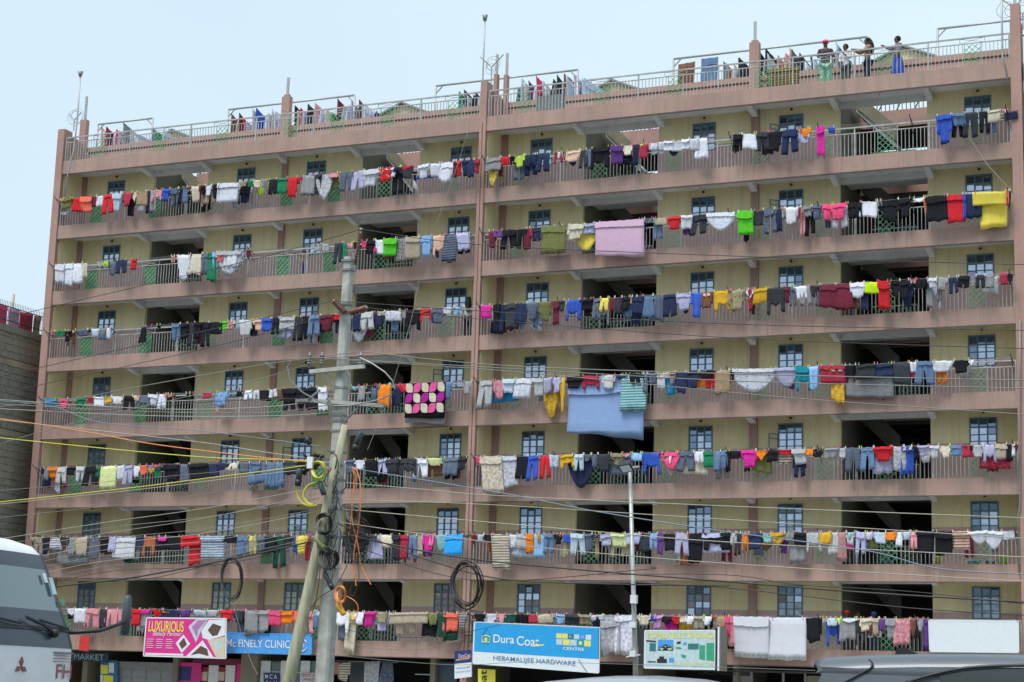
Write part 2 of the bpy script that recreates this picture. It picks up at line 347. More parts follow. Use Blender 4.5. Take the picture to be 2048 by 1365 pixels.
for i in range(7):
    zf, zc = Zb(i+1)+.46, Zb(i)+.26
    for bi, (x0, x1) in enumerate(BLOCKS):
        ops = OPX[bi]; wins = WINX[bi]
        solid = [(x0, ops[0][0]), (ops[0][1], ops[1][0]), (ops[1][1], x1)]
        wt = Zb(i+1)+2.86; wb = Zb(i+1)+1.76
        for a, b in solid:
            MB().box(a, b, WY-.006, WY+.16, zf, wb).build('wall_dado', M_DADO, B)
            cuts = [w_ for w_ in wins if w_[0] > a and w_[1] < b]
            MB().box(a, b, WY, WY+.16, wt, zc).build('wall', M_YEL, B)
            xx = a
            for c0, c1 in cuts + [(b, b)]:
                if c0-xx > .01:
                    MB().box(xx, c0, WY, WY+.16, Zb(i+1)+1.98, wt).build('wall', M_YEL, B)
                    MB().box(xx, c0, WY-.006, WY+.16, wb, Zb(i+1)+1.98).build('wall_dado', M_DADO, B)
                xx = c1
        for wi, (a, b) in enumerate(wins):
            window(a, b, wb, wt, bi, i, wi)
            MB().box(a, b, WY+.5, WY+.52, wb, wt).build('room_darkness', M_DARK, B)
            MB().ball(((a+b)/2+.02, WY-.07, zc-.12), .055, .055, .05, nu=8, nv=5).build('wall_lamp', M_BLACK, B)
        for a, b in PILX[bi]: MB().box(a, b, WY-.10, WY-.008, zf, zc).build('pilaster', M_PINK2, B)
        # cantilever brackets under the slab above
        for x in (ops[0][0]-.12, ops[0][1]+.12, PILX[bi][1][0]+.14, ops[1][0]-.12, ops[1][1]+.12):
            h0, h1 = .30, .02; w_ = .11
            MB().add([(x-w_,.14,zc),(x+w_,.14,zc),(x+w_,WY,zc),(x-w_,WY,zc),(x-w_,.14,zc-h1),(x+w_,.14,zc-h1),(x+w_,WY-.008,zc-h0),(x-w_,WY-.008,zc-h0)],
                     [(4,7,6,5),(0,4,5,1),(1,5,6,2),(3,7,4,0),(2,6,7,3)]).build('bracket_beam', M_SOF, B)
        # stair halls
        for oi_, (a, b) in enumerate(ops):
            MB().box(a-.0, b, WY-.02, WY+.22, zc-.22, zc-.0).build('lintel', M_SOF, B)
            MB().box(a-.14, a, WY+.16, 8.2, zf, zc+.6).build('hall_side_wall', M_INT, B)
            MB().box(b, b+.14, WY+.16, 8.2, zf, zc+.6).build('hall_side_wall', M_INT if i < 2 else M_INTD, B)  # lower storeys switch to the plaster darkened for shade
            MB().box(a, b, WY, 3.2, zf-.2, zf-.001).build('hall_floor', M_SOF, B)
            # far gallery across the light well
            MB().box(a, b, 4.7, 4.84, Zb(i)+.42 if i else Zb(0)+.15, Zb(i)+(.85 if i else (.80 if (bi, oi_) == (1, 1) else 1.0))).build('gallery_band', M_PINK2, B)
            if i == 0:
                m_ = MB()
                for k in range(int((b-a)/.16)): m_.box(a+k*.16, a+k*.16+.03, 4.75, 4.78, Zb(0)+.78, Zb(0)+2.0)
                for k in range(4): m_.beam((a+k*.7, 4.76, Zb(0)+.8), (a+k*.7+.6, 4.76, Zb(0)+2.0), .04)
                m_.build('gallery_railing', M_INTD, B)
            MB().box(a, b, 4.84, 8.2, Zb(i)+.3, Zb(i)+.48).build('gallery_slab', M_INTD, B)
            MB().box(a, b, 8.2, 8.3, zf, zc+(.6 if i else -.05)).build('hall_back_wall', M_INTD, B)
            # a stair flight falling to the right, with its raking wall
            xa, xb = a+.2, a+(b-a)*.55; s_ = MB()
            for yy0, yy1, mt_ in ((3.3, 4.5, 0),):
                s_.add([(xa,yy0,zc+.35),(xb,yy0,zc-1.25),(xb,yy1,zc-1.25),(xa,yy1,zc+.35),(xa,yy0,zc+.15),(xb,yy0,zc-1.45),(xb,yy1,zc-1.45),(xa,yy1,zc+.15)],
                       [(0,3,2,1),(4,5,6,7),(0,1,5,4),(1,2,6,5),(2,3,7,6),(3,0,4,7)])
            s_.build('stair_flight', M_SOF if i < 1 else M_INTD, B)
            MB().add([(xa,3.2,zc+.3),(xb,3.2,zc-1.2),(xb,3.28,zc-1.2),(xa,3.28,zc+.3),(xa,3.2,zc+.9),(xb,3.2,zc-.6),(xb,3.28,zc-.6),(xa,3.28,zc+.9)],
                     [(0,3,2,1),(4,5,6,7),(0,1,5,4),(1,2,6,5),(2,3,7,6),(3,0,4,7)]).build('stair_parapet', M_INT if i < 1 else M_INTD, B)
            # a balustrade deeper inside
            r_ = MB(); gl = MB(); ra, rb_ = a+(b-a)*.28, a+(b-a)*.80; rz = zf+.98
            r_.box(ra, rb_, 2.6, 2.64, rz-.04, rz)
            n_ = int((rb_-ra)/.13)
            for k in range(n_+1): x = ra+(rb_-ra)*k/n_; r_.box(x-.012, x+.012, 2.61, 2.635, zf, rz-.04)
            r_.build('inner_balustrade', M_TAN if (i+oi_+bi) % 2 == 0 else M_RAIL, B)
            for cx in (ra+.35, rb_-.45):
                for k in range(-2, 3):
                    for sg in (1, -1): gl.beam((cx-.26, 2.58, zf+.45+k*.2-.26*sg), (cx+.26, 2.58, zf+.45+k*.2+.26*sg), .022)
            gl.build('inner_lattice', M_GREEN, B, 'stuff')
            bl = MB(); bl.tube([(a+(b-a)*.5, .9, zc), (a+(b-a)*.5, .9, zc-.06)], .03, 6); bl.ball((a+(b-a)*.5, .9, zc-.12), .055, nu=8, nv=6)
            bl.build('ceiling_bulb', M_WHITE, B)
lp = leftpanes.build('pane', M_GLASS, B, 'stuff'); ld = leftdark.build('pane', M_GLASSD, B, 'stuff')
# balcony railings
def railing(bi, z0, roof=False):
    x0, x1 = BLOCKS[bi]; x0 += .03; x1 -= .03; y = .07
    zb, zm, zt = z0, z0+.86, z0+1.08
    m_ = MB()
    m_.box(x0, x1, y-.02, y+.02, zm-.03, zm); m_.box(x0, x1, y-.028, y+.028, zt-.05, zt)
    lat = LATX[bi]
    n_ = int((x1-x0)/.135)
    for k in range(n_+1):
        x = x0+(x1-x0)*k/n_
        if any(abs(x-l) < .30 for l in lat): continue
        m_.box(x-.011, x+.011, y-.011, y+.011, zb, zm-.03)
    posts = [x0+.02, x1-.02] + [ (lat[k]+lat[k+1])/2 for k in range(6)]
    for x in posts: m_.box(x-.024, x+.024, y-.024, y+.024, zb, zt-.05)
    ro = m_.build('railing', M_RAIL, B)
    for l in lat:
        # crossed braces between the rails above the lattice
        br = MB(); br.beam((l-.42, y, zm), (l+.42, y, zt-.05), .014); br.beam((l-.42, y, zt-.05), (l+.42, y, zm), .014)
        br.box(l-.44, l-.42, y-.012, y+.012, zm, zt-.05); br.box(l+.42, l+.44, y-.012, y+.012, zm, zt-.05)
        o = br.build('rail_brace', M_RAIL); o.parent = ro
        la = MB(); W = .27; hh = .80; zc_ = zb+.40
        la.box(l-.29, l-.27, y-.012, y+.012, zb, zm-.03); la.box(l+.27, l+.29, y-.012, y+.012, zb, zm-.03)
        for sgn in (1, -1):
            for off in (-.42, -.21, 0, .21, .42):
                # diagonal clipped to the panel
                pa = []; 
                for t_ in (-W, W): pa.append((l+t_, zc_+off+sgn*t_))
                (ax, az), (bx, bz) = pa
                lo_, hi_ = zb+.02, zb+.80
                def clip(px_, pz_, qx, qz):
                    if pz_ < lo_: s2 = (lo_-pz_)/(qz-pz_); return px_+(qx-px_)*s2, lo_
                    if pz_ > hi_: s2 = (hi_-pz_)/(qz-pz_); return px_+(qx-px_)*s2, hi_
                    return px_, pz_
                A = clip(ax, az, bx, bz); Bp = clip(bx, bz, ax, az)
                la.beam((A[0], y-.004*sgn, A[1]), (Bp[0], y-.004*sgn, Bp[1]), .02)
        o = la.build('lattice_panel', M_GREEN); o.parent = ro
        if bi == 0 and not roof and LATX[0].index(l) in (0, 1, 3, 4):
            o = MB().box(l-.27, l+.27, y+.016, y+.022, zb, zm-.03).build('lattice_backing', M_GREENB); o.parent = ro
for i in range(8):
    for bi in (0, 1): railing(bi, Zb(i)+.6, i == 0)
# opposite side of the street, met only in the window glass
ro_ = random.Random(12)
for n_, (xa, xb, hh_, cc_) in enumerate(((-150,-118,13,'grey'),(-112,-88,17,'cream'),(-82,-50,11,'brown'),(-44,-20,19,'grey'),(-14,12,14,'cream'),(18,50,12,'brown'))):
    ob = empty('opposite_building', ((xa+xb)/2, -105, 0), f'{cc_} block {["far down","third along","second along","facing the middle","facing the right part","at the near end of"][n_]} the opposite side of the street', 'building')
    MB().box(xa, xb, -118, -95, 0, hh_).build('wall', {'grey':M_SOF,'cream':M_YEL,'brown':M_PINK}[cc_], ob)
    for k in range(int((xb-xa)/3)):
        for f_ in range(int(hh_/3)): MB().box(xa+.8+k*3, xa+2.2+k*3, -95.0, -94.96, f_*3+1, f_*3+2.5).build('window', M_GLASSD, ob)
# roof: deck, parapet behind the walkway, pillars
for bi, (x0, x1) in enumerate(BLOCKS):
    MB().box(x0+.1, x1-.1, WY, WY+.18, Zb(0)+.46, 24.38).build('roof_parapet', M_PINK2, B)
    MB().box(x0+.1, x1-.1, WY+.02, WY+.16, 24.38, 24.45).build('parapet_gap', M_SLOT, B)
    MB().box(x0+.1, x1-.1, WY-.05, WY+.23, 24.45, 24.66).build('parapet_cap', M_PINK2, B)
    xs = [x0] + [v for o_ in OPX[bi] for v in o_] + [x1]
    for k in (0, 2, 4): MB().box(xs[k]+.002, xs[k+1]-.002, WY+.18, 14, Zb(0)+.26, Zb(0)+.46).build('roof_slab', M_SOF, B)
for bi in (0, 1):
    a, b = PILX[bi][1]; x = (a+b)/2
    m_ = MB(); m_.box(x-.19, x+.19, WY-.3, WY-.06, Zb(0)+.46, 25.9); m_.box(x-.12, x+.12, WY-.25, WY-.12, 25.9, 26.0); m_.build('roof_pillar', M_PINK2, B)
    MB().box(x-.05, x+.05, WY-.22, WY-.14, 26.0, 26.75).build('pillar_pipe', M_PIPE, B)
for x, hw_, zt_, zp_ in ((-49.42, .16, 25.9, 27.0), (at(993,180,1.35).x, .075, at(993,150,1.35).z, at(993,110,1.35).z), (at(1013,180,1.35).x, .075, at(1013,152,1.35).z, at(1013,108,1.35).z)):
    MB().box(x-hw_, x+hw_, WY-.3, WY-.06, Zb(0)+.46, zt_).build('roof_pillar', M_PINK2, B)
    MB().box(x-.045, x+.045, WY-.22, WY-.14, zt_, zp_).build('pillar_pipe', M_PIPE, B)
MB().box(XR+.02, XR+.34, -.02, .3, 25.1, 25.75).build('roof_pillar', M_PINK2, B)
MB().box(XR+.12, XR+.22, .05, .15, 25.75, 27.6).build('pillar_pipe', M_PIPE, B)
# end parapets seen from the side
for x in (XL-.02, XM+.0):
    MB().add([(x,.5,Zb(0)+.46),(x+.1,.5,Zb(0)+.46),(x+.1,WY,Zb(0)+.46),(x,WY,Zb(0)+.46),(x,.5,24.9),(x+.1,.5,24.9),(x+.1,WY,24.7),(x,WY,24.7)],
             [(0,3,2,1),(4,5,6,7),(0,1,5,4),(1,2,6,5),(2,3,7,6),(3,0,4,7)]).build('roof_side_parapet', M_PINK2, B)
# stair head roofs peeping over the parapet
for px, py in ((348, 262), (806, 208), (1226, 163), (1806, 95)):
    p = at(px, py, 6.0); x, z = p.x, p.z
    MB().add([(x-1.7,6,z-.75),(x+1.7,6,z-.75),(x,6,z),(x-1.7,9,z-.75),(x+1.7,9,z-.75),(x,9,z)], [(0,1,2),(5,4,3),(0,3,4,1)]).build('stair_head_gable', M_YEL, B)
    m_ = MB(); m_.add([(x-1.95,5.8,z-.80),(x,5.8,z+.06),(x,9.2,z+.06),(x-1.95,9.2,z-.80),(x-1.95,5.8,z-.88),(x,5.8,z-.02),(x,9.2,z-.02),(x-1.95,9.2,z-.88)],
             [(0,1,2,3),(7,6,5,4),(0,4,5,1),(3,2,6,7)])
    m_.add([(x+1.95,5.8,z-.80),(x,5.8,z+.06),(x,9.2,z+.06),(x+1.95,9.2,z-.80),(x+1.95,5.8,z-.88),(x,5.8,z-.02),(x,9.2,z-.02),(x+1.95,9.2,z-.88)],
             [(3,2,1,0),(4,5,6,7),(1,5,4,0),(7,6,2,3)])
    m_.build('stair_head_roof', M_METAL, B)
# downpipe and gutter pipe on the right column
pts = [at(2040, y, -.12) for y in (640, 760, 900, 1015)] + [at(2036, 1030, -.1), at(2038, 1150, -.1)]
MB().tube(pts, .028, 7).build('drain_pipe', M_METAL, B)

# clothes racks of pipe on the roof
FR = [(196, 305, 251), (457, 708, 222), (872, 1155, 172), (1347, 1735, 120), (1875, 2075, 60)]
for n_, (pa, pb, py) in enumerate(FR):
    A = at(pa, py, 4.0); Bp = at(pb, py, 4.0); z = 26.65
    root = empty('pipe_frame', (A.x, 4, Zb(0)+.46), ['galvanised pipe clothes frame nearest the left corner of the roof', 'long pipe clothes frame passing behind the left roof pillar', 'pipe clothes frame spanning the joint between both roof halves', 'long pipe clothes frame behind the tall right hand roof pillar', 'pipe clothes frame at the far right end of the roof'][n_], 'clothes frame', 'clothes frames on the roof')
    MB().tube([(A.x, 4, z), (Bp.x, 4, z)], .045, 6).build('top_rail', M_PIPE, root)
    for x in (A.x, Bp.x):
        MB().tube([(x, 4, Zb(0)+.46), (x, 4, z)], .045, 6).build('post', M_PIPE, root)
        s_ = 1 if x == A.x else -1
        MB().tube([(x, 4, z-.35), (x+.35*s_, 4, z)], .03, 5).build('corner_brace', M_PIPE, root)
# antenna poles
def mast(pts, label, Y=0, cap=True, r=.035):
    P = [at(x, y, Y) for x, y in pts]; root = empty('mast', P[-1], label, 'mast', 'thin poles on the roof edge')
    MB().tube(P, r, 6).build('pole', M_PIPE, root)
    if cap: MB().tube([P[0]-Vector((0,0,.12)), P[0]+Vector((0,0,.1))], [.07,.12], 8).build('cap', M_METAL, root)
mast([(161,148),(155,235),(148,300),(138,335),(128,395)], 'thin leaning mast with a cap at the left corner of the roof')
mast([(970,36),(967,120),(964,200),(966,262)], 'tallest bare mast rising at the joint between the roof halves')
mast([(2003,-30),(2004,60),(2005,110),(2016,160)], 'mast beside the right end column running above the picture', cap=False)
def fork(px, py, Y, label, sz=1.0):
    p = at(px, py, Y); root = empty('wire_fork', p, label, 'fence fork', 'forked barbed wire holders on the roof')
    MB().tube([p, p+Vector((0,0,.6*sz))], .028, 5).build('stem', M_PIPE, root)
    for s_ in (-1, 1): MB().tube([p+Vector((0,0,.6*sz)), p+Vector((s_*.42*sz,0,1.0*sz))], .025, 5).build('arm', M_PIPE, root)
    c = MB(); rr_ = random.Random(px)
    for k in range(3):
        cx = rr_.uniform(-.3,.3); cz = rr_.uniform(.5,.9); ra = rr_.uniform(.22,.36)
        c.tube([p+Vector((cx+ra*math.cos(t), rr_.uniform(-.05,.05), cz+ra*math.sin(t))) for t in [2*math.pi*j/12 for j in range(12)]], .008, 4, closed=True)
    c.build('wire_coil', M_METAL, root)
fork(982, 170, .2, 'forked wire holder on the joint column of the roof', 1.2)
fork(147, 262, .2, 'forked wire holder on the left end column', .8)
fork(2028, 52, .2, 'forked wire holder on the right end column', 1.1)
fork(2046, 60, 1.2, 'second forked wire holder just behind the right end column', 1.0)

# ================================================================== neighbours
NBX = -50.9
nb = empty('stone_building', (NBX-4, 3, 0), 'grey stone block building with bare side wall left of the flats', 'building')
def stone():
    m_, t, b = node_mat('quarry_stone'); oi = t.nodes.new('ShaderNodeObjectInfo'); n = nz(t, 7, 5, geo(t)); n2 = nz(t, .5, 4, geo(t))
    c = ramp(t, n.outputs['Fac'], [(.3, (.17,.165,.14)), (.7, (.33,.32,.27))])
    c = mixc(t, ramp(t, n2.outputs['Fac'], [(.42, (0,0,0)), (.62, (.5,)*3)]), c, (.36,.32,.22))
    c = mixc(t, ramp(t, oi.outputs['Random'], [(0, (.0,)*3), (1, (.35,)*3)]), c, (.13,.135,.12))
    t.links.new(c, b.inputs['Base Color']); b.inputs['Roughness'].default_value = .95; bump(t, b, n.outputs['Fac'], .6, .03); return m_
M_STONE = stone(); M_MORT = mat('mortar', (.21,.20,.165), .95, .2, 5)
MB().box(NBX-9, NBX-.04, -6, 12, 0, 16.0).build('wall', M_MORT, nb)
rs = random.Random(5); ch = .30; k = 0; stone_me = {}
extra = MB(); cnt = 0
z = .2
while z < 15.9:
    hh = ch
    if any(abs(z-b_) < .16 for b_ in (14.6, 11.6, 8.7, 5.8, 2.9)):
        MB().box(NBX-.04, NBX+.03, -6, 12, z, z+.26).build('ring_beam', mat('ring_beam_concrete', (.30,.265,.18), .9, .25, 1.5) if 'ring_beam_concrete' not in MATS else MATS['ring_beam_concrete'], nb); z += .3; continue
    y = -6 + rs.uniform(0, .4)
    while y < 4:
        L = rs.choice((.38,.42,.46)); d = rs.uniform(.0,.022)
        if -3.2 < y < 3.2 and 5.5 < z and cnt < 300:
            key = round(L, 2)
            if key not in stone_me: stone_me[key] = MB().box(-.03, 0, .008, L-.008, .008, ch-.012).mesh('stone_block', M_STONE)
            o = bpy.data.objects.new('stone_block', stone_me[key]); col.objects.link(o); o.parent = nb
            o.matrix_parent_inverse = Matrix.Translation(-nb.location); o.location = (NBX+d-.01, y, z); cnt += 1
        else: extra.box(NBX-.04, NBX+d-.01, y+.008, y+L-.008, z+.008, z+ch-.012)
        y += L
    z += ch
extra.build('stone_block', M_STONE, nb, 'stuff')
MB().box(NBX-9, NBX+.08, -6, 12, 16.0, 16.28).build('parapet_coping', M_MORT, nb)
r_ = MB()
for k in range(110):
    y = -6+k*.11; r_.tube([(NBX-.1, y, 16.28), (NBX-.1, y, 17.35)], .012, 4)
r_.box(NBX-.12, NBX-.08, -6, 8, 16.5, 16.53); r_.box(NBX-.12, NBX-.08, -6, 8, 17.1, 17.13)
r_.build('roof_railing', M_BLACK, nb)
p = at(62, 600, 2.5)
MB().tube([(p.x-1, 2.5, 16.3), (p.x-1, 2.5, 18.5)], .07, 8).build('roof_post', M_TAN, nb)
# blue-grey building beyond the right column
rb = empty('blue_grey_building', (-6.5, 2, 0), 'narrow view of a blue grey block beyond the right end column', 'building')
M_BG = plaster('blue_grey_plaster', (.21,.27,.29), (.16,.2,.21), (.1,.13,.14), .6)
MB().box(XR+.42, -2, .9, 12, 0, 24.6).build('wall', M_BG, rb)
for i in range(8):
    MB().box(XR+.42, -2, .05, .9, Zb(i)-.1, Zb(i)+.5).build('balcony', M_BG, rb)
    m_ = MB()
    for k in range(14): m_.box(XR+.46+k*.2, XR+.475+k*.2, .06, .075, Zb(i)+.5, Zb(i)+1.5)
    m_.box(XR+.42, -2, .05, .08, Zb(i)+1.5, Zb(i)+1.54); m_.build('balcony_railing', M_BLACK, rb)
    MB().box(XR+.7, XR+2.0, .86, .9, Zb(i)+.9, Zb(i)+2.3).build('window', M_GLASSD, rb)
# ================================================================== clothes lines
LZ = 1.68                                   # height of the wires above the underside of the balcony band
LY = -.42
ORD = ['', 'first', 'second', 'third', 'fourth', 'fifth', 'sixth', 'lowest']
rc = random.Random(7)
for i in range(1, 8):
    for bi, (x0, x1) in enumerate(BLOCKS):
        z = Zb(i)+LZ
        root = empty('clothes_line', ((x0+x1)/2, -.2, z), f'wire clothes line on iron brackets, {ORD[i]} balcony line of the {"left" if bi == 0 else "right"} block', 'clothes line', 'clothes lines before the balconies')
        n_ = 6
        for k in range(n_+1):
            x = x0+.12+(x1-x0-.24)*k/n_
            m_ = MB(); m_.tube([(x, .05, z-.12), (x, -.5, z+.02), (x, -.56, z+.10)], .016, 5); m_.tube([(x, .04, z-.45), (x, -.40, z-.02)], .012, 4)
            m_.build('bracket', M_BLACK, root)
        for y in (-.42, -.28, -.14):
            pts = []
            for k in range(n_*4+1):
                t_ = k/(n_*4); pts.append((x0+.12+(x1-x0-.24)*t_, y, z - .05*abs(math.sin(math.pi*t_*n_))))
            MB().tube(pts, .006, 4).build('wire', M_METAL, root)
# ================================================================== laundry
CC = dict(black=(.016,.017,.022), white=(.66,.68,.76), navy=(.025,.035,.085), slate=(.12,.15,.21), charcoal=(.04,.045,.055), grey=(.26,.265,.28),
 denim=(.12,.20,.34), cream=(.60,.55,.43), red=(.62,.025,.035), pink=(.72,.30,.34), pale_grey=(.46,.475,.50), lavender=(.42,.43,.62), crimson=(.42,.035,.07),
 maroon=(.16,.025,.045), beige=(.45,.38,.29), pale_blue=(.48,.60,.72), royal_blue=(.04,.10,.48), orange=(.80,.22,.02), rose=(.75,.08,.20), mustard=(.62,.36,.03),
 purple=(.12,.05,.22), sky_blue=(.25,.45,.75), tan=(.40,.28,.18), magenta=(.62,.03,.30), green=(.02,.22,.10), brown=(.17,.08,.05), olive=(.16,.17,.06),
 yellow=(.72,.58,.09), peach=(.72,.47,.36), khaki=(.30,.27,.16), coral=(.82,.16,.11), turquoise=(.27,.52,.54), lime=(.48,.68,.08), dark_green=(.015,.07,.05),
 bright_green=(.10,.55,.03), sea_blue=(.02,.22,.45), pale_lime=(.60,.66,.32), rust=(.34,.11,.05), neon_yellow=(.62,.90,.02), teal=(.01,.22,.27), azure=(.03,.34,.78),
 light_pink=(.56,.38,.51), soft_blue=(.21,.31,.52), dusty_pink=(.42,.22,.21), orchid=(.55,.25,.50))
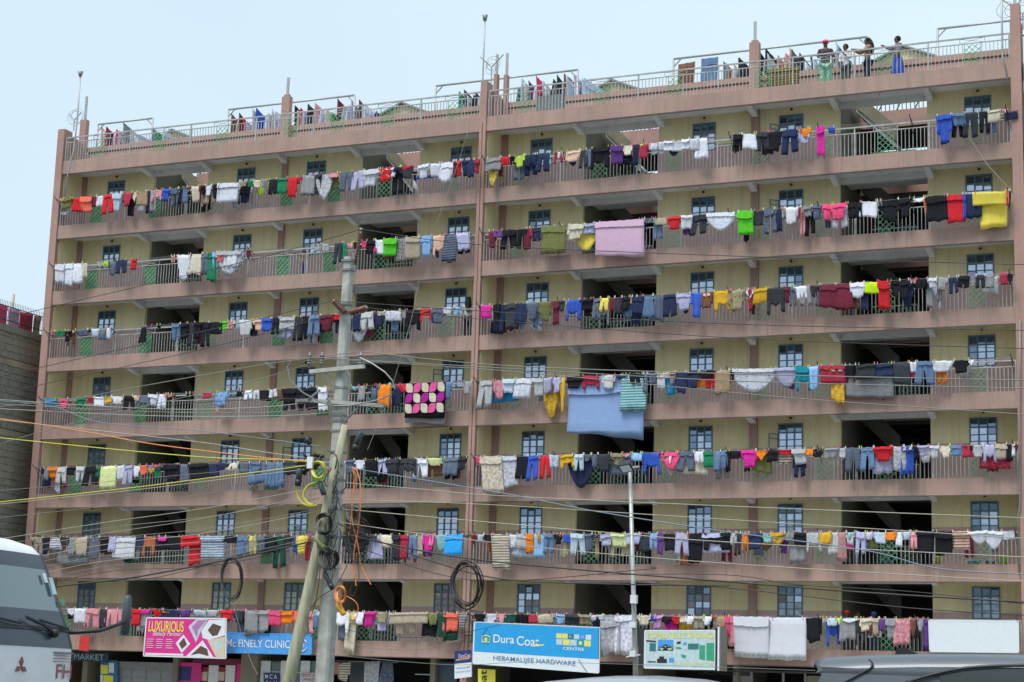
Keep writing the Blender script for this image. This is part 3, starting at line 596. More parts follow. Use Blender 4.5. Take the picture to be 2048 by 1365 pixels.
LAUNDRY = """1 t 121 128 415 tan 0
1 t 127 142 418 olive 0
1 k 123 141 431 pale_blue 424
1 t 141 161 424 red 0
1 t 159 181 424 coral 0
1 s 181 192 415 maroon 0
1 h 191 204 414 white 0
1 p 203 226 429 red 0
1 s 223 242 424 pale_blue 0
1 k 237 242 397 black 0
1 t 242 248 406 brown 0
1 s 247 264 414 crimson 0
1 s 251 269 433 black 414
1 k 264 272 405 cream 0
1 t 272 292 412 tan 0
1 k 272 285 422 white 412
1 p 290 301 428 navy 0
1 d 297 312 426 grey 0
1 w 304 323 406 pink 0
1 s 324 340 403 royal_blue 0
1 p 338 355 414 slate 0
1 d 355 367 408 black 0
1 d 364 374 408 denim 0
1 h 369 381 382 brown 0
1 s 381 397 404 cream 0
1 t 397 401 408 maroon 0
1 s 401 410 390 black 0
1 s 410 423 392 white 0
1 p 403 433 409 beige 392
1 t 424 437 397 black 0
1 t 435 474 406 white 0
1 s 480 492 374 tan 0
1 p 480 501 392 black 372
1 k 493 506 374 green 0
1 s 507 524 376 cream 0
1 s 513 529 391 lime 372
1 s 524 536 376 grey 0
1 h 537 552 390 black 0
1 s 552 574 387 green 0
1 s 572 593 390 red 0
1 k 593 608 368 crimson 0
1 t 606 629 385 grey 0
1 t 629 642 377 charcoal 0
1 gF 630 659 399 pale_grey 0
1 s 658 677 356 pink 0
1 t 663 676 376 olive 356
1 p 677 706 383 slate 0
1 p 701 727 383 lavender 0
1 s 726 758 372 white 0
1 k 757 767 351 beige 0
1 s 759 781 362 red 0
1 s 771 789 353 white 0
1 k 789 803 344 navy 0
1 s 798 825 359 charcoal 0
1 p 783 804 390 black 346
1 k 802 822 336 red 0
1 k 835 877 357 royal_blue 350
1 s 834 858 355 white 0
1 s 857 880 354 white 0
1 s 880 907 365 white 0
1 t 906 913 356 maroon 0
1 s 913 922 353 red 0
1 s 923 935 354 navy 0
1 s 934 949 356 navy 0
1 s 949 959 347 crimson 0
1 t 973 1002 342 grey 0
1 gF 974 998 369 yellow 342
1 t 996 1005 353 maroon 331
1 s 1002 1019 331 red 0
1 k 1019 1029 331 black 0
1 s 1029 1050 336 lime 0
1 p 1027 1048 362 slate 335
1 h 1050 1072 335 navy 0
1 p 1048 1074 353 navy 332
1 p 1072 1100 345 navy 0
1 w 1108 1124 327 crimson 0
1 k 1114 1125 317 white 0
1 s 1132 1161 324 peach 0
1 k 1137 1151 333 navy 324
1 p 1157 1173 337 charcoal 0
1 p 1169 1183 337 slate 0
1 w 1183 1219 340 black 0
1 t 1222 1245 326 purple 0
1 s 1245 1265 312 cream 0
1 dF 1232 1266 331 black 312
1 t 1265 1277 331 navy 0
1 s 1274 1296 317 crimson 0
1 k 1278 1291 292 lime 0
1 t 1298 1315 300 white 0
1 h 1300 1329 310 white 299
1 s 1315 1331 300 white 0
1 t 1329 1347 303 white 0
1 g 1334 1360 313 navy 300
1 t 1346 1365 303 white 0
1 t 1364 1379 299 white 0
1 t 1378 1398 299 white 0
1 d 1392 1418 319 white 0
1 s 1466 1480 304 black 0
1 w 1467 1485 304 black 0
1 t 1484 1511 298 white 0
1 p 1511 1538 303 charcoal 0
1 s 1538 1564 303 black 0
1 p 1563 1596 309 navy 0
1 s 1594 1618 289 lavender 0
1 s 1599 1622 276 orange 0
1 t 1633 1648 310 magenta 0
1 t 1655 1670 266 royal_blue 254
1 s 1873 1905 281 royal_blue 0
1 p 1903 1930 276 black 252
1 s 1904 1931 254 denim 0
1 p 1929 1958 276 charcoal 0
1 p 1958 1977 267 black 0
1 p 1970 1992 269 denim 243
1 t 1977 2001 243 cream 0
1 k 2003 2016 229 pink 218
2 tE 109 128 567 white 0
2 t 126 144 567 white 0
2 t 141 164 567 white 0
2 t 160 172 555 cream 0
2 k 192 204 535 pale_blue 0
2 k 204 215 535 lime 0
2 s 214 232 551 slate 533
2 p 233 253 549 navy 0
2 s 262 272 541 red 0
2 k 342 349 526 pink 0
2 s 352 377 554 white 0
2 d 377 404 549 cream 0
2 p 403 415 552 slate 0
2 t 413 429 558 green 0
2 s 423 436 538 sky_blue 0
2 s 432 451 526 coral 0
2 gF 432 482 553 pale_grey 0
2 t 449 473 535 white 0
2 k 492 501 520 maroon 0
2 t 631 643 503 grey 0
2 t 643 657 503 pale_grey 0
2 p 667 685 528 charcoal 0
2 t 685 693 523 green 0
2 t 685 706 498 pink 484
2 k 706 718 498 black 0
2 s 723 734 496 rose 0
2 s 733 749 510 black 0
2 k 738 752 505 rose 493
2 s 749 768 510 white 0
2 t 767 793 513 bright_green 0
2 tP 792 812 520 charcoal 0
2 t 811 839 514 beige 0
2 s 839 863 515 sky_blue 0
2 k 862 875 516 navy 499
2 w 864 890 515 peach 0
2 tS 888 915 516 slate 0
2 s 913 938 502 lavender 0
2 k 916 938 508 black 497
2 s 977 993 493 maroon 0
2 s 986 1005 476 purple 0
2 p 1002 1033 498 black 0
2 p 1032 1054 497 black 0
2 t 1048 1060 498 maroon 0
2 h 1059 1065 477 crimson 0
2 h 1065 1084 483 navy 0
2 t 1083 1129 508 olive 0
2 tP 1093 1124 486 green 457
2 k 1108 1125 459 white 0
2 s 1137 1168 481 cream 0
2 g 1144 1191 503 yellow 462
2 t 1167 1189 466 lavender 0
2 t 1169 1188 470 white 465
2 tE 1189 1288 508 light_pink 0
2 k 1284 1289 457 purple 0
2 k 1289 1306 447 slate 0
2 p 1305 1325 481 denim 447
2 t 1310 1333 451 beige 0
2 s 1335 1361 460 red 0
2 t 1363 1385 458 white 0
2 sF 1363 1383 470 purple 457
2 p 1384 1414 471 charcoal 0
2 g 1413 1470 463 white 0
2 g 1418 1456 440 black 429
2 t 1475 1505 470 bright_green 0
2 h 1507 1526 452 charcoal 0
2 pF 1526 1551 469 slate 0
2 d 1550 1565 464 navy 0
2 s 1568 1597 446 white 0
2 k 1566 1571 436 tan 0
2 k 1594 1602 439 crimson 0
2 s 1602 1624 435 grey 0
2 p 1600 1612 475 pink 436
2 p 1608 1630 473 black 430
2 s 1623 1643 439 slate 0
2 s 1645 1666 441 rose 0
2 s 1666 1695 441 rose 0
2 h 1649 1661 457 navy 441
2 p 1665 1698 457 white 439
2 s 1695 1723 439 black 0
2 tE 1722 1755 435 white 0
2 k 1755 1764 414 grey 0
2 s 1758 1799 441 black 0
2 s 1796 1822 432 black 0
2 k 1827 1851 406 white 0
2 k 1848 1853 429 orange 0
2 t 1853 1893 441 black 0
2 t 1893 1927 442 red 0
2 t 1927 1933 436 royal_blue 0
2 t 1931 1963 436 navy 0
2 tL 1945 2013 411 yellow 0
2 tL 1963 2015 455 yellow 408
2 t 2012 2019 412 coral 0
2 k 2015 2022 423 black 0
3 k 104 110 673 magenta 0
3 k 110 128 673 green 0
3 k 127 136 673 brown 0
3 s 129 140 682 black 0
3 k 137 147 683 white 662
3 s 149 177 673 slate 0
3 k 176 183 667 black 0
3 s 183 200 673 pale_blue 0
3 s 199 214 671 grey 0
3 t 213 220 679 white 0
3 d 278 292 687 black 651
3 k 290 305 657 purple 0
3 k 315 322 655 black 0
3 p 341 359 684 denim 0
3 s 359 376 679 black 0
3 p 369 390 692 charcoal 0
3 s 387 405 674 black 0
3 p 399 417 696 black 0
3 s 415 442 670 black 0
3 t 440 455 660 bright_green 0
3 k 455 464 660 pink 0
3 k 464 478 646 cream 0
3 s 474 501 674 pale_grey 0
3 s 503 524 662 peach 0
3 h 502 516 674 black 661
3 s 522 543 661 royal_blue 0
3 p 543 558 670 black 0
3 sF 558 589 661 pale_grey 0
3 h 561 586 678 lavender 658
3 p 587 601 684 charcoal 0
3 s 588 601 656 cream 0
3 p 602 615 683 black 0
3 p 617 640 673 denim 0
3 h 624 636 671 cream 651
3 s 639 665 660 maroon 0
3 t 639 663 661 navy 638
3 s 666 683 641 red 0
3 p 669 681 667 navy 639
3 p 681 703 666 charcoal 0
3 g 697 733 685 white 641
3 s 704 720 664 navy 0
3 p 718 746 662 pale_grey 0
3 s 747 770 652 navy 0
3 k 755 771 632 cream 0
3 sF 768 801 644 white 0
3 s 779 801 665 denim 643
3 k 799 811 638 grey 0
3 w 811 839 665 black 0
3 k 810 826 646 tan 630
3 w 839 859 643 red 0
3 s 859 885 648 slate 0
3 h 862 881 647 royal_blue 635
3 s 885 909 628 white 0
3 k 909 922 629 sky_blue 0
3 k 963 981 638 magenta 0
3 s 985 1000 661 black 0
3 s 963 983 636 magenta 0
3 t 982 987 642 beige 0
3 s 984 1009 661 navy 0
3 t 1009 1032 658 charcoal 0
3 t 1031 1054 647 navy 0
3 h 1029 1047 659 denim 642
3 s 1053 1077 638 slate 0
3 p 1065 1085 656 denim 626
3 s 1077 1103 640 olive 0
3 t 1104 1117 649 maroon 0
3 s 1117 1129 624 charcoal 0
3 k 1128 1137 618 beige 0
3 w 1135 1163 644 royal_blue 0
3 s 1156 1186 621 black 0
3 k 1168 1183 603 tan 0
3 h 1170 1183 634 black 618
3 p 1186 1202 642 slate 0
3 s 1186 1201 626 black 0
3 p 1201 1218 624 yellow 0
3 t 1218 1229 622 maroon 0
3 t 1229 1244 625 charcoal 0
3 s 1243 1260 621 black 0
3 h 1246 1265 636 denim 620
3 h 1260 1275 607 peach 0
3 s 1263 1286 631 navy 0
3 d 1285 1307 638 denim 0
3 d 1305 1327 638 slate 0
3 h 1326 1352 635 navy 0
3 s 1352 1382 622 lavender 0
3 g 1354 1381 625 navy 598
3 s 1382 1405 635 royal_blue 0
3 s 1404 1428 617 brown 0
3 t 1406 1429 593 peach 0
3 w 1427 1457 624 mustard 0
3 t 1457 1463 603 crimson 0
3 s 1461 1480 618 khaki 0
3 s 1458 1493 620 khaki 0
3 k 1493 1508 599 white 0
3 t 1496 1504 623 crimson 0
3 s 1501 1513 625 charcoal 602
3 t 1508 1534 606 mustard 0
3 w 1535 1569 629 charcoal 0
3 s 1567 1580 605 maroon 0
3 p 1580 1593 613 slate 0
3 s 1587 1616 598 white 0
3 p 1599 1622 613 grey 0
3 s 1621 1638 592 charcoal 0
3 p 1630 1640 613 slate 0
3 t 1640 1672 613 maroon 0
3 t 1670 1704 613 maroon 0
3 s 1700 1731 596 white 0
3 tF 1698 1719 619 brown 596
3 t 1721 1738 619 navy 592
3 t 1726 1757 588 neon_yellow 0
3 t 1756 1778 621 red 0
3 s 1781 1801 593 black 0
3 s 1799 1819 596 black 0
3 k 1820 1832 567 pink 0
3 s 1832 1856 577 black 0
3 s 1855 1875 577 white 0
3 t 1851 1865 610 grey 576
3 s 1874 1899 579 grey 0
3 p 1873 1885 604 grey 579
3 p 1897 1915 588 navy 0
3 h 1917 1939 577 black 0
3 k 1939 1952 570 grey 0
3 p 1952 1971 577 charcoal 0
3 k 1971 1988 577 grey 0
3 k 2000 2015 570 crimson 544
3 k 2015 2026 573 black 0
4 s 88 112 816 sea_blue 0
4 s 116 135 817 rose 0
4 s 154 172 815 green 0
4 k 174 187 806 crimson 0
4 t 187 205 813 white 0
4 k 209 223 806 mustard 0
4 s 221 244 809 white 0
4 p 244 265 823 black 0
4 s 265 279 803 peach 0
4 w 272 297 819 slate 0
4 s 295 315 813 white 0
4 p 317 332 819 white 0
4 k 328 336 790 pink 0
4 k 337 344 792 pink 0
4 k 372 379 790 black 0
4 k 380 387 790 black 0
4 k 406 421 797 crimson 0
4 sF 431 455 813 sky_blue 0
4 p 433 450 829 peach 810
4 k 474 482 794 black 0
4 p 488 504 801 white 0
4 p 490 503 801 white 0
4 p 504 518 802 white 0
4 h 518 539 803 black 0
4 p 538 554 796 white 0
4 s 553 568 803 brown 0
4 k 567 585 783 sky_blue 0
4 s 563 593 808 black 0
4 p 565 590 823 charcoal 805
4 s 592 615 813 black 0
4 p 593 616 821 black 0
4 t 615 633 818 black 0
4 t 632 651 818 white 0
4 k 648 671 782 beige 0
4 k 701 718 782 turquoise 0
4 k 733 752 777 black 0
4 t 717 729 803 grey 0
4 t 753 759 795 slate 0
4 t 758 780 810 orange 0
4 k 776 780 803 cream 0
4 gF 798 830 785 red 0
4 tQ 811 890 832 rose 0
4 t 809 892 846 grey 823
4 s 889 904 796 denim 0
4 s 926 945 790 grey 0
4 p 957 985 817 pale_grey 0
4 sF 985 1007 799 pink 0
4 t 984 1037 804 sea_blue 783
4 s 1005 1031 786 pale_blue 0
4 s 1030 1064 798 white 0
4 s 1063 1086 790 pale_grey 0
4 t 1077 1086 803 slate 780
4 s 1084 1105 786 lavender 0
4 s 1104 1121 784 lavender 0
4 gF 1087 1121 834 mustard 785
4 s 1119 1128 821 mustard 0
4 s 1134 1168 777 black 0
4 t 1137 1148 793 rose 759
4 w 1164 1196 779 crimson 0
4 s 1204 1232 779 pale_grey 0
4 tE 1134 1289 862 soft_blue 765
4 tS 1241 1290 822 turquoise 0
4 k 1228 1254 759 navy 0
4 s 1258 1287 769 black 0
4 s 1286 1294 785 slate 0
4 s 1294 1313 768 slate 0
4 k 1316 1350 757 cream 0
4 s 1313 1328 779 pale_grey 0
4 k 1327 1336 772 mustard 756
4 s 1325 1353 791 sea_blue 770
4 sP 1339 1352 771 maroon 0
4 s 1350 1373 786 navy 0
4 s 1372 1399 775 navy 0
4 h 1373 1412 775 orange 754
4 s 1398 1432 757 black 0
4 h 1409 1432 777 red 757
4 t 1430 1460 783 tan 0
4 t 1440 1459 784 tan 0
4 k 1459 1467 765 black 0
4 gD 1464 1551 785 white 0
4 g 1549 1591 771 lavender 0
4 t 1577 1591 778 purple 754
4 w 1590 1618 784 teal 0
4 s 1618 1639 776 sky_blue 0
4 k 1641 1664 736 orange 0
4 t 1640 1688 765 crimson 0
4 k 1664 1686 744 cream 0
4 tF 1661 1688 800 mustard 765
4 s 1689 1713 754 black 0
4 h 1688 1715 766 maroon 753
4 t 1716 1752 759 charcoal 0
4 t 1753 1786 754 navy 0
4 t 1690 1789 790 grey 754
4 t 1787 1819 769 charcoal 0
4 k 1818 1833 745 white 0
4 t 1818 1833 756 rose 741
4 p 1833 1871 772 denim 0
4 s 1867 1909 744 white 0
4 h 1871 1894 769 orange 744
4 s 1907 1940 744 black 0
4 k 1939 1949 732 white 0
5 k 81 88 949 navy 0
5 k 85 96 938 white 0
5 t 88 96 959 grey 0
5 s 95 115 956 orange 0
5 t 104 112 968 orange 955
5 p 111 132 969 pale_grey 0
5 s 131 153 951 black 0
5 p 150 169 965 white 0
5 p 168 197 972 black 0
5 t 192 199 956 green 0
5 t 200 231 978 pale_lime 0
5 k 223 234 932 pink 0
5 d 231 250 960 white 0
5 p 246 265 973 lavender 0
5 s 264 280 954 white 0
5 h 264 277 968 black 950
5 s 279 294 951 coral 0
5 k 292 305 935 sky_blue 0
5 k 294 308 949 mustard 933
5 k 305 321 935 rose 0
5 s 308 322 959 green 936
5 s 322 356 964 black 0
5 p 328 351 964 denim 946
5 s 351 359 959 crimson 941
5 d 356 376 964 slate 0
5 tE 376 413 959 black 0
5 t 413 436 954 navy 0
5 s 433 459 941 navy 0
5 k 455 477 941 cream 0
5 s 473 500 946 slate 0
5 s 497 520 946 denim 0
5 p 496 520 967 denim 947
5 d 495 513 965 denim 0
5 d 510 530 965 denim 0
5 d 530 549 972 denim 0
5 d 547 566 971 denim 0
5 t 565 593 946 charcoal 0
5 t 593 616 944 black 0
5 k 683 692 922 white 0
5 s 690 709 949 slate 0
5 s 707 729 940 white 0
5 t 729 752 954 black 0
5 p 752 779 950 lavender 0
5 k 779 793 928 khaki 0
5 t 752 770 959 black 938
5 s 770 798 947 charcoal 0
5 w 797 831 955 charcoal 0
5 p 826 855 956 white 0
5 s 852 883 931 pale_lime 0
5 h 838 884 954 brown 928
5 s 886 917 950 slate 0
5 h 890 917 960 black 944
5 s 913 934 941 charcoal 0
5 s 952 971 927 rose 0
5 t 959 968 945 maroon 924
5 tF 960 1002 977 cream 0
5 tF 991 1030 970 white 0
5 h 1030 1055 959 black 0
5 p 1055 1077 963 royal_blue 0
5 p 1078 1099 959 red 0
5 sF 1099 1118 936 pale_blue 0
5 w 1119 1147 938 mustard 0
5 p 1148 1168 942 pale_blue 0
5 g 1134 1186 976 navy 918
5 s 1167 1182 922 slate 0
5 s 1182 1196 935 slate 0
5 s 1195 1219 944 charcoal 0
5 s 1221 1246 933 khaki 0
5 t 1216 1266 951 slate 911
5 k 1246 1264 915 pink 0
5 k 1264 1284 922 sky_blue 0
5 w 1282 1317 951 royal_blue 0
5 k 1316 1335 911 black 0
5 g 1322 1354 940 rose 0
5 p 1335 1357 929 white 0
5 g 1330 1355 952 pale_grey 926
5 p 1355 1389 945 slate 0
5 t 1359 1417 949 cream 911
5 h 1389 1408 927 white 0
5 t 1407 1425 933 green 0
5 p 1427 1455 944 denim 0
5 t 1452 1460 939 black 0
5 p 1440 1455 941 denim 0
5 s 1458 1481 918 black 0
5 t 1456 1464 932 mustard 915
5 s 1481 1513 936 magenta 0
5 k 1488 1499 944 black 935
5 k 1512 1531 923 orange 0
5 t 1501 1542 944 olive 918
5 s 1536 1557 923 black 0
5 s 1557 1581 910 red 0
5 tS 1555 1582 929 cream 909
5 s 1582 1612 929 pale_grey 0
5 p 1588 1611 956 navy 923
5 h 1610 1629 912 orange 0
5 sF 1628 1648 915 black 0
5 s 1649 1678 918 grey 0
5 s 1676 1692 916 pale_grey 0
5 p 1689 1721 944 slate 0
5 p 1721 1749 944 denim 0
5 s 1746 1786 923 red 0
5 t 1744 1784 947 lavender 915
5 tF 1784 1810 942 pale_grey 0
5 t 1804 1828 947 royal_blue 0
5 k 1808 1825 900 cream 0
5 s 1825 1839 918 black 0
5 s 1835 1859 913 lavender 0
5 s 1858 1879 918 pale_grey 0
5 s 1879 1901 917 cream 0
5 s 1900 1924 913 denim 0
5 k 1925 1945 915 crimson 0
5 s 1925 1944 909 black 0
5 s 1944 1967 916 pale_grey 0
5 w 1967 1991 928 lavender 0
5 t 1990 2015 919 beige 0
5 tF 1960 2020 938 crimson 916
5 s 2013 2027 919 black 0
5 t 2025 2031 912 white 0
5 k 2029 2036 909 maroon 0
6 k 60 73 1083 beige 0
6 p 68 83 1114 beige 0
6 s 82 96 1109 navy 0
6 tS 99 121 1097 white 0
6 s 88 98 1102 charcoal 0
6 k 103 113 1118 grey 1100
6 s 119 136 1092 charcoal 0
6 t 124 135 1110 coral 1084
6 sP 132 151 1112 slate 0
6 s 146 172 1111 beige 0
6 t 112 176 1130 grey 1112
6 d 177 196 1119 slate 0
6 s 196 218 1105 black 0
6 s 217 231 1105 lavender 0
6 t 226 267 1114 white 0
6 t 264 290 1092 navy 0
6 h 263 279 1120 grey 1092
6 w 288 309 1115 rust 0
6 k 318 333 1083 magenta 0
6 s 309 362 1100 black 0
6 s 362 401 1092 red 0
6 t 377 399 1125 red 1089
6 k 395 417 1077 turquoise 0
6 tS 398 446 1119 pale_blue 0
6 s 445 488 1087 black 0
6 p 471 496 1114 denim 0
6 t 496 511 1110 yellow 0
6 s 509 520 1097 charcoal 0
6 p 480 497 1114 denim 0
6 t 496 512 1109 khaki 0
6 s 510 529 1102 slate 0
6 s 524 549 1105 black 0
6 p 544 570 1137 dark_green 1077
6 s 565 584 1094 charcoal 0
6 t 584 593 1103 royal_blue 0
6 s 592 615 1109 yellow 0
6 t 609 620 1119 crimson 1092
6 t 629 639 1118 crimson 1089
6 s 683 739 1105 black 0
6 s 739 752 1079 navy 0
6 t 730 762 1117 lavender 1074
6 s 759 784 1096 cream 0
6 t 783 798 1121 charcoal 0
6 t 797 816 1115 crimson 0
6 p 813 833 1121 denim 0
6 t 832 844 1112 beige 0
6 s 844 868 1103 magenta 0
6 h 844 867 1114 purple 1102
6 k 858 867 1093 pink 0
6 s 867 893 1101 turquoise 0
6 t 890 925 1110 azure 0
6 k 925 942 1070 olive 0
6 k 943 953 1089 maroon 0
6 s 955 969 1082 pale_blue 0
6 s 967 989 1084 black 0
6 t 973 987 1102 rust 1082
6 tS 981 1016 1140 cream 0
6 s 1011 1034 1097 white 0
6 t 1019 1036 1113 pale_blue 1094
6 t 1033 1052 1097 pale_grey 0
6 t 1052 1066 1104 orange 0
6 k 1035 1050 1071 lavender 0
6 t 1017 1068 1114 pale_blue 1097
6 t 1065 1087 1116 sky_blue 0
6 k 1074 1080 1088 mustard 0
6 p 1087 1108 1109 denim 0
6 s 1107 1123 1089 black 0
6 k 1114 1130 1071 pink 0
6 k 1127 1139 1087 royal_blue 0
6 d 1123 1139 1116 khaki 1082
6 p 1139 1169 1112 pale_blue 0
6 s 1167 1184 1100 slate 0
6 sF 1184 1200 1077 navy 0
6 t 1188 1198 1116 tan 1074
6 s 1199 1225 1092 lavender 0
6 s 1221 1251 1095 pale_lime 0
6 t 1221 1230 1115 beige 1092
6 s 1249 1282 1088 lavender 0
6 d 1243 1263 1110 beige 1089
6 t 1271 1278 1103 maroon 1084
6 t 1282 1299 1105 charcoal 0
6 p 1299 1316 1100 sky_blue 0
6 s 1315 1328 1110 purple 0
6 s 1327 1350 1102 black 0
6 p 1350 1377 1113 lavender 0
6 k 1355 1378 1065 rose 0
6 t 1361 1381 1128 rust 1102
6 t 1379 1404 1127 black 0
6 t 1403 1459 1106 lavender 0
6 w 1409 1460 1102 black 0
6 s 1440 1462 1100 black 0
6 s 1441 1458 1106 grey 1095
6 p 1461 1473 1091 pale_grey 0
6 k 1473 1493 1074 white 0
6 p 1471 1482 1113 charcoal 0
6 w 1485 1496 1107 orange 0
6 t 1496 1523 1100 navy 0
6 k 1508 1526 1111 slate 1095
6 sD 1523 1543 1086 turquoise 0
6 k 1524 1545 1104 brown 1085
6 g 1543 1569 1088 mustard 0
6 k 1545 1568 1071 grey 0
6 sF 1559 1580 1107 purple 1083
6 s 1569 1589 1083 grey 0
6 s 1588 1612 1091 black 0
6 t 1580 1612 1127 grey 1095
6 w 1609 1640 1106 pale_grey 0
6 t 1641 1664 1089 mustard 0
6 d 1657 1679 1109 pale_grey 0
6 d 1675 1694 1125 dusty_pink 0
6 k 1693 1711 1079 turquoise 0
6 s 1692 1712 1088 pale_grey 0
6 k 1694 1706 1101 magenta 1088
6 p 1711 1732 1111 lavender 0
6 s 1731 1746 1080 white 0
6 s 1733 1760 1098 olive 1080
6 s 1742 1773 1088 pale_blue 0
6 s 1771 1793 1082 orange 0
6 k 1793 1805 1094 white 0
6 s 1804 1822 1080 pale_blue 0
6 p 1822 1834 1100 pink 0
6 tE 1833 1869 1107 black 0
6 t 1872 1904 1108 black 0
6 tS 1904 1938 1101 peach 0
6 g 1937 1974 1085 white 0
6 g 1969 2006 1097 white 0
6 s 2003 2028 1079 white 0
6 p 1985 1998 1106 slate 1074
7 k 132 150 1233 white 0
7 s 147 171 1246 white 0
7 s 164 174 1253 black 0
7 p 168 199 1258 pink 0
7 t 199 211 1259 charcoal 0
7 p 210 235 1257 pink 0
7 k 233 249 1244 pink 0
7 s 262 279 1253 red 0
7 s 277 300 1257 grey 0
7 k 279 301 1228 magenta 0
7 s 303 326 1236 red 0
7 k 324 358 1227 orange 0
7 t 321 359 1236 navy 0
7 s 358 386 1236 purple 0
7 s 385 411 1234 pale_blue 0
7 s 413 440 1234 pale_grey 0
7 s 440 466 1241 red 0
7 s 467 488 1246 charcoal 0
7 d 472 488 1264 slate 1241
7 t 488 510 1266 grey 0
7 t 489 513 1266 grey 0
7 s 507 537 1265 grey 0
7 t 480 490 1241 black 0
7 t 531 540 1266 black 1241
7 s 537 561 1253 rose 0
7 s 560 585 1248 orange 0
7 s 584 595 1244 coral 0
7 p 606 628 1268 pink 0
7 t 626 634 1256 denim 0
7 k 630 643 1233 pale_blue 0
7 w 668 698 1273 white 0
7 t 677 689 1274 slate 1256
7 s 698 713 1241 yellow 0
7 s 706 727 1247 white 0
7 t 689 711 1307 cream 1246
7 s 726 751 1251 magenta 0
7 s 752 774 1247 khaki 0
7 s 751 781 1261 lavender 1236
7 t 779 856 1248 beige 0
7 p 786 826 1271 beige 1247
7 s 855 875 1251 olive 0
7 s 844 876 1273 black 1250
7 t 874 890 1273 dark_green 0
7 s 886 916 1261 coral 0
7 t 890 918 1280 dark_green 1256
7 sS 915 934 1261 grey 0
7 s 948 971 1244 black 0
7 s 969 994 1249 white 0
7 s 993 1011 1246 pink 0
7 t 1009 1032 1247 dark_green 0
7 s 1031 1057 1247 black 0
7 t 1057 1075 1247 crimson 0
7 s 1075 1105 1248 beige 0
7 t 1094 1112 1250 lavender 1233
7 s 1112 1131 1250 sky_blue 0
7 t 1131 1158 1250 charcoal 0
7 sF 1157 1182 1251 khaki 0
7 k 1181 1209 1241 white 0
7 p 1184 1207 1268 navy 1241
7 tF 1201 1237 1307 pale_grey 0
7 tF 1230 1267 1300 white 0
7 k 1262 1285 1238 white 0
7 s 1278 1303 1250 cream 0
7 k 1302 1312 1243 royal_blue 0
7 s 1304 1326 1259 orchid 0
7 s 1325 1343 1246 black 0
7 t 1327 1353 1260 magenta 1243
7 s 1343 1359 1250 red 0
7 k 1359 1375 1246 cream 0
7 t 1359 1386 1260 mustard 1241
7 s 1372 1389 1250 white 0
7 s 1387 1409 1260 beige 0
7 s 1408 1425 1250 white 0
7 p 1409 1427 1259 black 1246
7 k 1425 1432 1238 red 0
7 s 1432 1452 1257 tan 0
7 t 1450 1460 1274 rose 0
7 k 1440 1452 1253 mustard 0
7 t 1456 1473 1293 pink 0
7 k 1456 1473 1244 rose 0
7 tE 1467 1538 1315 white 0
7 tE 1536 1612 1321 white 0
7 s 1612 1643 1280 black 0
7 k 1645 1663 1245 tan 0
7 s 1654 1673 1253 pale_blue 0
7 w 1651 1678 1293 royal_blue 1253
7 k 1672 1683 1251 lime 0
7 k 1681 1718 1247 white 0
7 s 1680 1713 1281 grey 0
7 w 1712 1729 1294 charcoal 0
7 s 1721 1745 1263 cream 0
7 s 1743 1759 1270 beige 0
7 k 1759 1770 1263 purple 0
7 s 1770 1792 1280 grey 0
7 tF 1791 1822 1290 pink 0
7 k 1822 1833 1279 brown 0
7 s 1835 1847 1264 grey 0
7 t 1848 1858 1302 purple 0"""
WORD = {'t':'towel','s':'shirt','w':'sweater','p':'trousers','h':'shorts','d':'dress','g':'sheet','k':'cloth'}
PATW = {'':'', 'S':'striped', 'F':'printed', 'D':'spotted', 'P':'checked', 'L':'sheer', 'Q':'patchwork', 'E':''}
